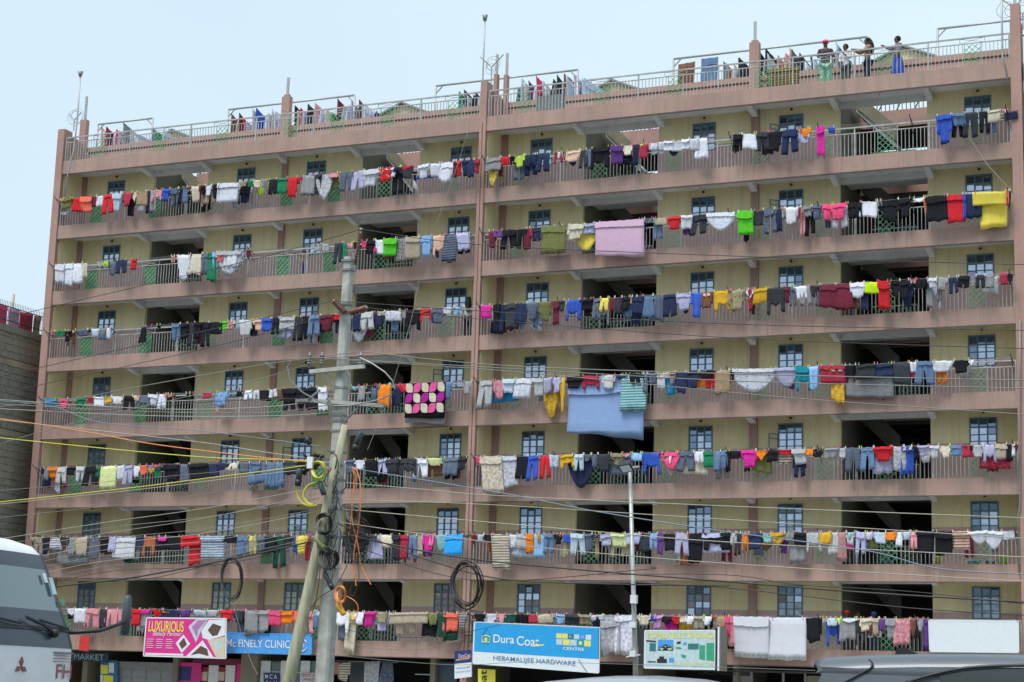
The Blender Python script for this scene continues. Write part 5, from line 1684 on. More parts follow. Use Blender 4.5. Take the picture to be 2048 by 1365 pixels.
HX = [([(.54,.22),(.63,.02),(.78,.02),(.70,.30),(.64,.62)], M_PALE, [(.58,.22),(.66,.05),(.76,.04),(.66,.30),(.65,.5)], M_LILAC),
      ([(.70,.32),(.79,.04),(.99,.02),(.99,.42),(.80,.55),(.72,.5)], M_WSIGN, [(.78,.30),(.84,.12),(.95,.20),(.90,.42),(.84,.45)], M_SKIN),
      ([(.52,.99),(.72,.56),(.86,.99)], M_WSIGN, [(.58,.95),(.70,.70),(.78,.78),(.80,.96),(.68,.9)], M_SKIN),
      ([(.78,.56),(.99,.45),(.99,.99),(.89,.99)], M_CREAMP, [(.84,.60),(.97,.55),(.96,.72),(.90,.78)], M_PALE),
      ([(.39,.65),(.48,.42),(.57,.66),(.47,.90)], M_WSIGN, [(.43,.66),(.49,.50),(.53,.68),(.47,.80)], M_SKIN)]
for a, ma, b, mb_ in HX:
    patch(P, a, ma, s2, 'photo_panel', .008); patch(P, b, mb_, s2, 'photo_subject', .012)
s3 = empty('shop_sign', at(536, 1308, -.3), 'sky blue clinic sign with white letters behind the wooden brace pole', 'sign')
P, _ = quad_board('board', [(451,1266),(623,1270),(622,1309),(450,1305)], -.3, M_SKYB, s3, .12, M_SKYB)
lettering('Mc FINELY CLINIC', P, .02, .76, .32, .72, M_WSIGN, s3, off=.012, bold=True)
m_ = MB(); m_.tube([bp(P, .90+.055*math.cos(t), .55+.30*math.sin(t), .014) for t in [R(20)+2*math.pi*k/16*.92 for k in range(16)]], .02, 4); m_.build('clock_ring', M_WSIGN, s3); lettering('24', P, .875, .925, .45, .65, M_WSIGN, s3, off=.012)
s4 = empty('light_box_sign', at(1365, 1340, -1.3), 'faded electronics light box sign with green appliance pictures', 'sign')
P, _ = quad_board('panel', [(1290,1262),(1430,1262),(1430,1339),(1289,1336)], -1.3, M_PALE, s4, .2, M_WSIGN)
lettering('ROPELA ELECTRONICS', P, .04, 1.0, .05, .20, M_YLET, s4, off=.012, bold=True)
for pts_, mm in (([(.02,.25),(.16,.27),(.16,.31),(.02,.29)], M_DARK), ([(.07,.33),(.16,.33),(.16,.55),(.07,.55)], M_TEALP), ([(.19,.24),(.41,.24),(.41,.53),(.19,.53)], M_SKYB), ([(.19,.40),(.30,.36),(.41,.44),(.41,.53),(.19,.53)], M_YLET),
    ([(.62,.34),(.77,.34),(.77,.49),(.62,.49)], M_TEALP), ([(.78,.38),(.86,.38),(.86,.77),(.78,.74)], M_GRNP), ([(.88,.32),(.99,.32),(.99,.79),(.88,.76)], M_GRNP), ([(.52,.62),(.60,.66),(.58,.73),(.53,.70)], M_GRNP), ([(.18,.75),(.32,.75),(.32,.86),(.18,.86)], M_DARK), ([(.21,.69),(.28,.69),(.28,.75),(.21,.75)], M_DARK),
    ([(.04,.82),(.16,.82),(.16,.85),(.04,.85)], M_DARK), ([(.35,.72),(.42,.72),(.42,.84),(.35,.84)], M_SKYB), ([(.46,.30),(.52,.28),(.51,.34),(.46,.36)], M_DARK), ([(.55,.32),(.60,.31),(.60,.38),(.55,.38)], M_SKYB), ([(.44,.44),(.50,.43),(.54,.47),(.46,.49)], M_GRNP)): patch(P, pts_, mm, s4, 'appliance_print', .008)
lettering('Contact: 0724 467 447', P, .50, .98, .82, .89, M_YLET, s4, off=.012)
a1 = at(1278, 1256, -1.3); b1 = at(1289, 1338, -1.3); MB().box(a1.x, b1.x+.02, -1.3, -1.0, b1.z, a1.z).build('side_box', M_BLACK, s4)
a1 = at(1431, 1256, -1.3); b1 = at(1436, 1342, -1.3); MB().box(a1.x, b1.x, -1.31, -1.0, b1.z, a1.z).build('side_box', M_BLACK, s4)
a1 = at(1436, 1254, -1.3); b1 = at(1438.5, 1342, -1.3); MB().box(a1.x, b1.x, -1.33, -1.0, b1.z, a1.z).build('white_edge', M_WSIGN, s4); MB().box(b1.x+.002, b1.x+.03, -1.3, -.5, b1.z, a1.z).build('side_panel', M_STONE, s4)
s5 = empty('hanging_sign', at(926, 1355, -.6), 'small purple and white hanging paint sign beside the big blue board', 'sign')
P, _ = quad_board('board', [(909,1303),(943,1300),(943,1354),(909,1358)], -.6, M_WSIGN, s5, .05)
patch(P, [(0,0),(1,0),(1,.46),(0,.46)], M_NAVY, s5, 'purple_field'); lettering('DuraCoat', P, .25, .95, .12, .27, M_WSIGN, s5, off=.012)
patch(P, [(.1,.30),(.9,.28),(.9,.33),(.1,.35)], M_ORN, s5, 'colour_strip', .01)
lettering('HEBAMALIJEE', P, .08, .92, .60, .68, M_LB, s5, off=.012); lettering('HARDWARE CENTRE', P, .06, .94, .75, .80, M_LB, s5, off=.012)
t0 = bp(P, .5, 0); MB().tube([t0, t0+Vector((.05,.1,.55))], .01, 4).build('hanger', M_BLACK, s5); MB().tube([bp(P, .15, 0), t0+Vector((.05,.1,.5))], .008, 4).build('hanger', M_BLACK, s5); MB().box(t0.x-.02, t0.x+.55, -.52, -.48, t0.z+.52, t0.z+.57).build('arm', M_BLACK, s5)
s6 = empty('vertical_sign', at(973, 1400, -.5), 'yellow upright sign below the big blue hardware board', 'sign')
P, _ = quad_board('board', [(956,1338),(990,1340),(990,1420),(956,1420)], -.5, M_YLET, s6, .05)
lettering('eat', [P[3], P[0], P[1], P[2]], .55, .98, .18, .52, M_BLACK, s6, off=.012, bold=True)
s7 = empty('window_sign', at(545, 1365, 1.4), 'dark clinic window sign with white capital letters', 'sign')
P, _ = quad_board('board', [(527,1346),(559,1347),(559,1400),(527,1400)], 1.38, M_NAVY, s7, .03)
lettering('M C A', P, .1, .85, .05, .22, M_WSIGN, s7, off=.01, bold=True); lettering('C L M', P, .1, .85, .30, .47, M_WSIGN, s7, off=.01, bold=True)
s8 = empty('window_sign', at(620, 1365, 1.4), 'pale window sign with red words between the two utility poles', 'sign')
P, _ = quad_board('board', [(601,1346),(634,1347),(634,1365),(601,1364)], 1.38, M_WSIGN, s8, .03)
lettering('SERVICES', P, .05, .95, .08, .44, M_REDP, s8, off=.01, bold=True); lettering('OFFERED', P, .05, .95, .55, .92, M_REDP, s8, off=.01, bold=True)
s9 = empty('blank_sign_board', at(1946, 1303, -.5), 'blank pale sign board hung on the lowest right hand balcony', 'sign')
P, _ = quad_board('board', [(1858,1241),(2036,1243),(2037,1305),(1860,1303)], -.5, M_WSIGN, s9, .05, M_WSIGN)
a1 = at(160, 1273, -.35); b1 = at(177, 1302, -.35)
rf = empty('red_flag_sign', (a1.x, -.35, b1.z), 'small red cloth sign hanging from the left end of the lowest balcony', 'sign'); MB().box(a1.x, b1.x, -.36, -.33, b1.z, a1.z).build('cloth', M_REDC, rf)
lt = lettering('TRONICS', [at(1395,1340,WY-.31), at(1470,1341,WY-.31), at(1470,1352,WY-.31), at(1395,1351,WY-.31)], 0, 1, .1, .9, M_BLACK, sh)
# garments displayed at the shop door
for (x0, x1, y0, y1, k, pat, c, lab) in ((729,758,1322,1372,'s','F','pale_grey','grey patterned long shirt displayed at the clothes shop door'), (760,788,1322,1375,'d','F','slate','blue grey dress displayed right of the patterned shirt at the shop'), (676,700,1326,1362,'s','S','cream','striped top displayed in the shop beside the concrete pole'), (664,678,1325,1362,'w','','dusty_pink','dusty pink long top displayed at the shop behind the concrete pole')):
    p0 = at(x0, y0, .9); p1 = at(x1, y1, .9); o = bpy.data.objects.new('display_garment', cloth_mesh(k, p1.x-p0.x, p0.z-max(.5, p1.z), rc, [CL[pat]])); col.objects.link(o); o.location = ((p0.x+p1.x)/2, .9, p0.z); o.color = (*CC[c], 1); tag(o, lab, 'garment', 'garments shown at the shop')
dr = MB(); A = at(660, 1322, .9); Bq = at(795, 1322, .9); dr.tube([(A.x, .93, A.z), (Bq.x, .93, A.z)], .015, 5); dr.build('display_rail', M_METAL, sh)
# basins and buckets standing on the second lowest balcony
for (px, c, r_, h_, lab) in ((1947,'turquoise',.24,.14,'blue green basin on the second lowest right balcony'), (1981,'pale_grey',.2,.15,'pale grey basin between the blue and yellow ones'), (2006,'lime',.2,.3,'yellow bucket at the right end of the second lowest balcony'), (1875,'lime',.13,.28,'small yellow container on the second lowest right balcony')):
    p = at(px, 1125, .5); z = Zb(6)+.46
    rt_ = empty('basin' if h_ < .2 else 'bucket', (p.x, .5, z), lab, 'basin' if h_ < .2 else 'bucket')
    mt_ = flat('plastic_'+lab[:6].strip().replace(' ', '_')+str(px), CC[c])
    m_ = MB(); N = 16; prof = [(0,0),(r_*.75,0),(r_,h_),(r_*1.08,h_),(r_*1.08,h_-.02)]
    vs = []; fs = []
    for i_, (rr_, zz) in enumerate(prof):
        for j_ in range(N): t = 2*math.pi*j_/N; vs.append((p.x+rr_*math.cos(t), .5+rr_*math.sin(t), z+zz+.16))
    for i_ in range(len(prof)-1):
        for j_ in range(N): fs.append((i_*N+j_, i_*N+(j_+1) % N, (i_+1)*N+(j_+1) % N, (i_+1)*N+j_))
    m_.add(vs, fs, 0, True); m_.build('body', mt_, rt_)
    MB().box(p.x-.2, p.x+.2, .35, .65, z, z+.16).build('stand', M_DARK, rt_)

# ================================================================== poles
PY = -26.0
def pp(x, y, dy=0): return at(x, y, PY+dy)
base = pp(648, 1365); top = pp(698, 515); down = base + (base-top)*(base.z/(top.z-base.z))
pole = empty('utility_pole', (down.x, PY, 0), 'tall grey concrete utility pole before the left block', 'utility pole')
def taper(a, b, wa, wb, ch=.18, dep=1.0):
    m_ = MB(); vs = []
    for p, w_ in ((a, wa), (b, wb)):
        h_ = w_/2; c = h_*(1-ch*1.6)
        for x, y in ((-c,-h_),(c,-h_),(h_,-c),(h_,c),(c,h_),(-c,h_),(-h_,c),(-h_,-c)): vs.append(p+Vector((x, y*dep, 0)))
    return m_.add(vs, [tuple(range(7,-1,-1)), tuple(range(8,16))] + [(i_, (i_+1) % 8, 8+(i_+1) % 8, 8+i_) for i_ in range(8)])
taper(down, top, .37, .19).build('shaft', M_CONC, pole)
def band(y, w_, h_=.05, mt=M_METAL, x=None):
    w_ *= .76; c = pp(x if x else 698-(y-515)*50/850, y); MB().box(c.x-w_/2, c.x+w_/2, PY-w_/2, PY+w_/2, c.z-h_/2, c.z+h_/2).build('steel_band', mt, pole)
for y, w_ in ((523,.34),(541,.34),(610,.36),(626,.36),(740,.33),(777,.34),(812,.36),(832,.36),(843,.38),(863,.38),(905,.40),(960,.41),(985,.41),(1018,.42),(1075,.43)): band(y, w_)
# top stub with the pin insulator
a = pp(709, 520, -.15); b = pp(711, 508, -.15); MB().beam(a, b, .10).build('stub_plate', M_METAL, pole)
a = pp(710, 530, -.2); b = pp(722, 462, -.2)
m_ = MB(); m_.tube([a, b], .03, 8)
for k in range(11): q = a.lerp(b, .25+k*.065); q2 = a.lerp(b, .25+k*.065+.02); m_.tube([q, q2], .055, 8)
m_.build('pin_insulator', M_RUST, pole); MB().ball(b+Vector((0,0,.03)), .045).build('insulator_cap', M_METAL, pole)
# two brown post insulators
for (x0, y0, x1, y1) in ((691,626,668,603),(701,626,733,616)):
    a = pp(x0, y0, -.25); b = pp(x1, y1, -.3); m_ = MB(); m_.tube([a, b], .06, 10)
    for k in range(8): q = a.lerp(b, .08+k*.12); q2 = a.lerp(b, .08+k*.12+.05); m_.tube([q, q2], .075, 10)
    m_.build('insulator', M_RUST, pole); MB().ball(b, .04).build('insulator_cap', M_METAL, pole)
# cross arms
a = pp(620, 744, -.2); b = pp(729, 733, -.2); MB().beam(a, b, .08, .09).build('cross_arm', M_CONC, pole)
MB().beam(pp(648, 748, -.2), pp(676, 778, -.1), .03, .05).build('arm_brace', M_METAL, pole)
for x in (618, 643, 721):
    m_ = MB(); q = pp(x, 737, -.2); m_.tube([q, q+Vector((0,0,.38))], .02, 6)
    for k in range(4): m_.tube([q+Vector((0,0,.1+k*.06)), q+Vector((0,0,.13+k*.06))], .055, 8)
    m_.build('pin_insulator', M_METAL, pole)
a = pp(612, 801, -.2); b = pp(766, 812, -.2); MB().beam(a, b, .09, .08).build('cross_arm', M_CONC, pole)
MB().beam(pp(690, 842, -.15), pp(716, 816, -.2), .04).build('arm_brace', M_METAL, pole); MB().beam(pp(592, 802, -.25), pp(618, 801, -.25), .07).build('arm_end', M_METAL, pole)
MB().beam(pp(617, 799, -.25), pp(640, 780, -.25), .04).build('arm_brace', M_METAL, pole)
for pts_ in ([(585,718),(575,735),(580,760),(605,785),(640,805),(668,812)], [(720,716),(745,728),(770,745),(785,762),(790,778)], [(694,740),(700,755),(701,775),(697,790)], [(668,812),(700,812),(730,806),(760,800),(780,790)], [(654,806),(659,800),(657,795),(652,800)]):
    MB().tube([pp(x, y, -.3) for x, y in pts_], .018, 5).build('lead_wire', M_METAL, pole)
# wooden brace pole
b0 = pp(577, 1365, -.45); t0 = pp(690, 850, -.3); dn = b0+(b0-t0)*(b0.z/(t0.z-b0.z))
bp_ = empty('brace_pole', dn, 'slanting weathered wooden pole leaning on the concrete utility pole', 'utility pole')
m_ = MB(); m_.tube([dn, dn.lerp(t0, .3), dn.lerp(t0, .6), dn.lerp(t0, .8), t0], [.15,.14,.125,.105,.07], 10); m_.build('shaft', M_WOOD, bp_)
# fittings on the pole: each its own thing
def closure(x0, y0, x1, y1, r, mt, lab, ends=True):
    r *= .62; a = pp(x0, y0, -.55); b = pp(x1, y1, -.55); o = empty('cable_joint', b, lab, 'cable joint box', 'cable joints on the pole')
    m_ = MB(); m_.tube([a, a.lerp(b,.06), a.lerp(b,.94), b], [r*.75, r, r, r*.75], 12); m_.build('casing', mt, o)
    if ends: MB().tube([b, b+(b-a).normalized()*.14], [r*1.15, r*1.0], 10).build('end_collar', M_BLACK, o)
M_CAS = mat('dark_casing', (.035,.045,.055), .4)
closure(722, 864, 713, 890, .12, M_CAS, 'dark ribbed cable joint on the right side of the concrete pole, highest one')
closure(600, 938, 597, 960, .12, M_CAS, 'dark cable joint hanging left of the poles')
closure(639, 964, 648, 990, .10, M_CAS, 'upright slim dark box on the wooden brace, below the yellow coil', False)
closure(632, 1078, 652, 1101, .10, mat('olive_casing', (.13,.16,.05)), 'olive green cable joint between the two black coils')
closure(648, 1144, 660, 1168, .085, M_CAS, 'lowest black tube shaped cable joint on the concrete pole')
closure(675, 1207, 688, 1230, .10, M_AMBER, 'orange yellow cable joint low on the concrete pole', False)
o = empty('cable_joint', pp(625, 925, -.5), 'cluster of black connectors and a white box left of the concrete pole', 'cable joint box', 'cable joints on the pole')
rk = random.Random(4); m_ = MB()
for k in range(16):
    x, y = rk.gauss(622, 11), rk.gauss(924, 14); a = pp(x, y, -.45+rk.uniform(-.1,.1)); m_.tube([a, a+Vector((rk.uniform(-.25,.25), 0, rk.uniform(-.2,.2)))], rk.uniform(.03,.065), 6)
m_.build('connectors', M_BLACK, o, 'stuff'); q = pp(621, 925, -.62); MB().box(q.x-.07, q.x+.07, q.y-.04, q.y+.04, q.z-.14, q.z+.12).build('white_box', M_WHITE, o)
def coil(cx, cy, rx, ry, n, r, mt, lab, jit=.03, dy=-.6, cat='cable coil', Y=None, thick=None):
    o = empty('cable_coil', pp(cx, cy, dy) if Y is None else at(cx, cy, Y), lab, cat, 'coils of spare cable')
    r *= .55; rk_ = random.Random(int(cx)); yy = PY+dy if Y is None else Y; m_ = MB()
    for k in range(n):
        dx, dz, s1_, s2_ = rk_.gauss(0, jit)*rx, rk_.gauss(0, jit)*ry, 1+rk_.gauss(0, jit*.8), 1+rk_.gauss(0, jit*.8); ph = rk_.uniform(0, .5)
        pts_ = [at(cx+dx+rx*s1_*math.cos(t), cy+dz+ry*s2_*math.sin(t), yy+.06*math.sin(2*t+ph)+rk_.uniform(-.0,.0)) + Vector((0, .012*k-.03, 0)) for t in [2*math.pi*j/28 for j in range(28)]]
        m_.tube(pts_, r, 5, closed=True)
    m_.build('windings', mt, o, 'stuff'); return o
coil(638, 941, 12, 17, 6, .035, M_YELLOWP, 'bright yellow coil of duct on the pole', .06)
coil(647, 1049, 15, 19, 7, .028, M_BLACK, 'upper black coil of cable between the two poles', .08)
coil(657, 1118, 17, 20, 8, .022, M_BLACK, 'lower black coil of cable on the concrete pole', .10)
coil(463, 1158, 20, 40, 8, .016, M_BLACK, 'thin oval coil hanging from the cables left of the poles', .07)
coil(931, 1171, 29, 45, 10, .022, M_BLACK, 'biggest oval black coil hanging by the joint column', .07)
coil(682, 1190, 9, 16, 4, .03, M_ORANGE, 'orange coil of duct low on the concrete pole', .08)
coil(707, 1030, 12, 14, 7, .006, M_METAL, 'tangle of thin grey wire right of the pole', .25)
coil(712, 1085, 22, 34, 18, .007, M_BLACK, 'large tangle of thin black wires right of the pole', .22)
# ================================================================== cables
def spline(P, n=8):
    out_ = []; k = len(P)
    for i_ in range(k-1):
        p0, p1, p2, p3 = P[max(0, i_-1)], P[i_], P[i_+1], P[min(k-1, i_+2)]
        for j_ in range(n):
            t = j_/n; out_.append(.5*((2*p1)+(-p0+p2)*t+(2*p0-5*p1+4*p2-p3)*t*t+(-p0+3*p1-3*p2+p3)*t*t*t))
    out_.append(P[-1]); return out_
M_CBLK = mat('weathered_black_cable', (.04,.04,.04), .7); M_CGRY = mat('grey_cable', (.19,.19,.175), .6); M_CPAL = mat('pale_cable', (.34,.33,.26), .6); M_CBLU = mat('blue_cable', (.15,.21,.28), .6)
CM = {'k':M_CBLK, 'g':M_CGRY, 'p':M_CPAL, 'y':M_YELLOWP, 'o':M_ORANGE, 'b':M_CBLU}
CW = {'k':'black','g':'grey','p':'pale','y':'yellow','o':'orange','b':'blue'}
def cable(pts_, mt, r, lab, dy=-.2, closed=False):
    P = spline([pp(x, y, dy) for x, y in pts_]); c0 = P[0].copy(); m_ = MB(); m_.tube([p-c0 for p in P], r*.68, 5)
    o = bpy.data.objects.new('overhead_cable', m_.mesh('cable', CM[mt])); col.objects.link(o); o.location = c0; tag(o, lab, 'cable', 'cables strung from the utility pole'); return o
cable([(-40,648),(240,582),(520,516),(723,459)], 'k', .013, 'black cable from the left edge rising to the very top of the pole')
cable([(723,459),(960,490),(1480,513),(2090,531)], 'k', .013, 'black cable leaving the pole top over the pink bedsheet to the right')
cable([(-40,763),(260,695),(520,638),(666,602)], 'k', .013, 'black cable from the left to the upper left brown insulator')
cable([(666,602),(1000,625),(1480,649),(2090,662)], 'k', .013, 'black cable running right from the upper left brown insulator')
cable([(-40,796),(400,700),(668,630)], 'k', .012, 'thin black cable reaching the pole just below the brown insulators')
cable([(734,616),(1000,642),(1480,677),(2090,699)], 'k', .012, 'black cable running right from the right hand brown insulator')
cable([(-40,818),(154,797),(277,774),(520,731),(643,714),(721,703)], 'g', .016, 'grey cable from the left over the upper cross arm')
cable([(721,703),(1000,731),(1460,748),(2090,762)], 'g', .016, 'grey cable from the upper cross arm right across the flats')
cable([(-40,900),(154,845),(480,769),(643,722),(720,712)], 'g', .013, 'thin grey cable below the upper cross arm one on the left')
cable([(640,716),(940,733),(1460,762),(2090,778)], 'g', .015, 'second grey cable from the upper cross arm to the right')
cable([(618,716),(940,737),(1119,752),(1460,785),(1669,803),(2090,832)], 'g', .013, 'third and steepest grey cable from the upper cross arm to the right')
cable([(-40,797),(300,818),(520,815),(675,797)], 'p', .014, 'pale cable meeting the lower cross arm, highest of its bunch')
cable([(-40,806),(250,822),(520,826),(675,808)], 'g', .014, 'grey cable meeting the lower cross arm, second of its bunch')
cable([(-40,816),(300,832),(560,832),(690,822)], 'p', .014, 'pale cable meeting the lower cross arm, third of its bunch')
cable([(-40,822),(200,822),(420,804),(612,797)], 'k', .012, 'black cable ending at the left tip of the lower cross arm')
cable([(-40,800),(100,812),(200,845),(400,862),(640,893)], 'b', .014, 'blue grey cable dipping from the left to the dark connectors')
cable([(-40,832),(154,861),(308,889),(520,915),(625,925)], 'o', .018, 'orange cable falling from the left edge to the connectors')
cable([(-40,836),(160,858),(400,885),(530,905),(625,918)], 'p', .016, 'pale cable running just above the orange one')
cable([(-40,872),(205,897),(410,915),(520,919),(628,922)], 'y', .018, 'yellow cable from the left edge, upper one of the yellow cables')
cable([(-40,1009),(256,977),(430,955),(520,944),(625,930)], 'y', .018, 'lowest yellow cable rising to the connectors')
cable([(-40,1013),(256,982),(430,961),(520,950),(622,938)], 'p', .015, 'pale cable following just under the lowest yellow one')
cable([(-40,985),(200,965),(520,937),(620,931)], 'g', .009, 'very thin grey cable above the lowest yellow one')
cable([(-40,1040),(256,1008),(430,985),(600,955)], 'g', .009, 'very thin grey cable below the lowest yellow one')
fan = [(1005,1095,962,'p',.012),(1040,1110,985,'g',.012),(1075,1120,975,'p',.010),(1110,1095,1006,'g',.010),(1128,1060,1010,'p',.011),(1140,1075,1030,'g',.012),(1160,1110,1045,'g',.012),(1178,1130,1052,'p',.010),(1190,1150,1062,'g',.010),(1205,1165,1078,'k',.010)]
for n_, (ya, ym, yb, c, r_) in enumerate(fan):
    yl = 1085+n_*13
    cable([(-40, yl), (200, yl-38-n_*2), (420, (yl+yb)/2-8), (640, yb+12)], c, r_, f'{CW[c]} thin cable of the low left fan, {["first","second","third","fourth","fifth","sixth","seventh","eighth","ninth","lowest"][n_]} from its top')
cable([(60,1190),(113,1174),(269,1155),(456,1120),(560,1098),(655,1075)], 'k', .03, 'thickest black cable rising from behind the truck to the pole')
cable([(90,1160),(260,1162),(380,1140),(520,1100),(640,1092)], 'k', .012, 'thin black cable beside the thickest one on the left')
cable([(684,930),(711,938),(1000,986),(1196,1024),(1440,1062),(1728,1101),(1880,1138),(2090,1150)], 'b', .018, 'blue grey cable from the pole dropping right across two storeys')
cable([(680,965),(865,981),(1000,992),(1460,1013),(2090,1038)], 'p', .014, 'pale cable to the right at the fifth balcony band')
cable([(680,1000),(760,1002),(1000,1011),(1460,1040),(2090,1080)], 'p', .013, 'pale cable to the right below the fifth balcony band')
cable([(677,1018),(1000,1047),(1196,1064),(1460,1085),(2090,1117)], 'p', .015, 'pale cable crossing the laundry of the sixth line on the right')
cable([(668,1043),(813,1064),(1094,1097),(1460,1128),(2090,1166)], 'p', .014, 'pale cable crossing below the sixth line laundry on the right')
cable([(677,1048),(762,1084),(865,1123),(1000,1158),(1196,1168),(1460,1172)], 'k', .022, 'heavy black cable sagging from the pole past the biggest coil')
cable([(700,1070),(760,1085),(940,1118),(1196,1143),(1460,1164),(1737,1186),(2090,1207)], 'k', .026, 'heavy black cable low across the right block')
cable([(1196,1150),(1450,1150),(1600,1170),(1826,1184),(2090,1213)], 'k', .012, 'thin black cable just above the heavy one at far right')
cable([(690,1085),(940,1160),(1280,1140),(1300,1134)], 'k', .014, 'black cable sagging from the pole to the street lamp pole')
cable([(1268,1165),(1440,1175),(1600,1192),(1826,1217),(2090,1233)], 'k', .015, 'black cable from the street lamp pole to the far right')
cable([(660,1310),(900,1330),(1100,1325),(1650,1342)], 'g', .008, 'thin grey cable low in front of the shop signs')
cable([(690,1260),(800,1275),(900,1270),(1000,1250)], 'k', .009, 'thin black cable across the lowest band left of the blue sign')
cable([(690,1278),(740,1296),(850,1298),(925,1278)], 'g', .010, 'grey cable looped along the lowest balcony band')
cable([(463,1190),(475,1240),(490,1290),(505,1330),(516,1350)], 'g', .014, 'grey cable dropping from the thin oval coil to the shops')
cable([(640,1060),(640,1140),(632,1200),(620,1240)], 'k', .014, 'black cable hanging down between the two poles')
cable([(690,1065),(700,1100),(690,1140),(668,1175),(640,1195),(618,1220)], 'k', .013, 'black cable looping down over the concrete pole')
cable([(704,935),(715,945),(722,985),(716,1060),(708,1110),(712,1172)], 'o', .022, 'orange duct hanging right of the pole, longest strand', -.5)
cable([(704,938),(712,955),(704,1010),(706,1050),(716,1090),(722,1130),(742,1170)], 'o', .016, 'orange duct curving off to the right near its end', -.5)
cable([(706,940),(708,965),(702,1040),(697,1072)], 'o', .014, 'shortest orange strand beside the concrete pole', -.5)
cable([(675,1195),(690,1192),(712,1205),(716,1225),(706,1245),(695,1240)], 'o', .014, 'orange loop beside the orange yellow joint', -.5)
cable([(632,965),(618,970),(609,982),(608,996),(616,1007),(626,1010)], 'y', .04, 'second yellow duct bent beside the brace pole, below the bright coil', -.5)
cable([(597,962),(594,985),(603,1005),(620,1012),(635,1010)], 'y', .03, 'yellow duct hanging from the left cable joint', -.5)
cable([(715,1125),(718,1160),(708,1190),(700,1185),(712,1150)], 'k', .009, 'thin black wire loop below the black wire tangle', -.5)
rk = random.Random(9); m_ = MB()
for k in range(26):
    y0 = rk.uniform(900,1090); x0 = 675-(y0-880)*.06; pts_ = [pp(x0+rk.uniform(-22,14), y0, -.35), pp(x0+rk.uniform(-25,22), y0+rk.uniform(15,50), -.42), pp(x0+rk.uniform(-22,14), y0+rk.uniform(50,110), -.35)]
    m_.tube(spline(pts_, 5), rk.uniform(.006,.014), 4)
m_.build('wire_tangle', M_BLACK, pole, 'stuff')
# telephone drop ropes on the facade
for (pts_, lab) in (([(937,262),(915,330),(890,400),(873,448)], 'thin pale rope hanging from the roof edge left of the joint'), ([(838,562),(825,630),(800,720),(780,790),(735,900)], 'thin pale rope crossing the middle balconies of the left block'), ([(1938,275),(1975,330),(2020,380)], 'thin pale rope at the upper right balcony')):
    P = [at(x, y, -.7) for x, y in pts_]; c0 = P[0].copy(); o = bpy.data.objects.new('rope', MB().tube([p-c0 for p in P], .01, 4).mesh('rope', M_CPAL)); col.objects.link(o); o.location = c0; tag(o, lab, 'rope')
# ================================================================== street lamp
LYY = -21.0
a = at(1260, 937, LYY); b = at(1272, 1365, LYY); dn = b+(b-a)*(b.z/(a.z-b.z))
lamp = empty('street_lamp', (dn.x, LYY, 0), 'grey steel street lamp pole with flat lamp head and white boxes', 'street lamp')
MB().tube([(dn.x, LYY, 0), a], [.075,.045], 10).build('pole', M_PIPE, lamp)
q = [at(1236,932,LYY-.35), at(1260,927,LYY-.3), at(1269,942,LYY-.15), at(1246,948,LYY-.2)]
hd = MB(); hd.add(q+[p+Vector((0,.02,.10)) for p in q], [(0,1,2,3),(7,6,5,4),(0,4,5,1),(1,5,6,2),(2,6,7,3),(3,7,4,0)]); hd.build('lamp_head', M_CAS, lamp)
c_ = (q[0]+q[1]+q[2]+q[3])/4; MB().add([c_+(p-c_)*.78+Vector((0,-.03,-.01)) for p in q], [(3,2,1,0)]).build('lens', M_WHITE, lamp)
MB().tube([a, at(1266,936,LYY-.2), at(1278,934,LYY)], .03, 6).build('arm', M_RAIL, lamp)
for x, y, w_, h_ in ((1268,1199,.075,.10),(1266,1250,.075,.07),(1266,1308,.07,.07)):
    p = at(x, y, LYY-.12); MB().box(p.x-w_, p.x+w_, p.y-.06, p.y+.06, p.z-h_, p.z+h_).build('junction_box', M_WHITE, lamp)
p = at(1266, 1312, LYY-.12); MB().beam(p+Vector((-.17,0,-.03)), p+Vector((.18,0,.03)), .025).build('box_bracket', M_WHITE, lamp)

# ================================================================== people
def skinned(name, V, E, Rr, mt, parent, sub=2):
    me = bpy.data.meshes.new(name); me.from_pydata([tuple(v) for v in V], E, []); me.materials.append(mt)
    o = bpy.data.objects.new(name, me); col.objects.link(o)
    md = o.modifiers.new('skin', 'SKIN'); md.use_smooth_shade = True
    for d_, r_ in zip(me.skin_vertices[0].data, Rr): d_.radius = (r_, r_) if not isinstance(r_, tuple) else r_; d_.use_root = False
    me.skin_vertices[0].data[0].use_root = True
    s_ = o.modifiers.new('sub', 'SUBSURF'); s_.levels = s_.render_levels = sub
    dg = bpy.context.evaluated_depsgraph_get(); bpy.context.view_layer.update()
    m2 = bpy.data.meshes.new_from_object(o.evaluated_get(dg)); m2.name = name; bpy.data.objects.remove(o)
    m2.materials.clear(); m2.materials.append(mt)
    for p in m2.polygons: p.use_smooth = True
    o = bpy.data.objects.new(name, m2); col.objects.link(o); o.parent = parent; return o
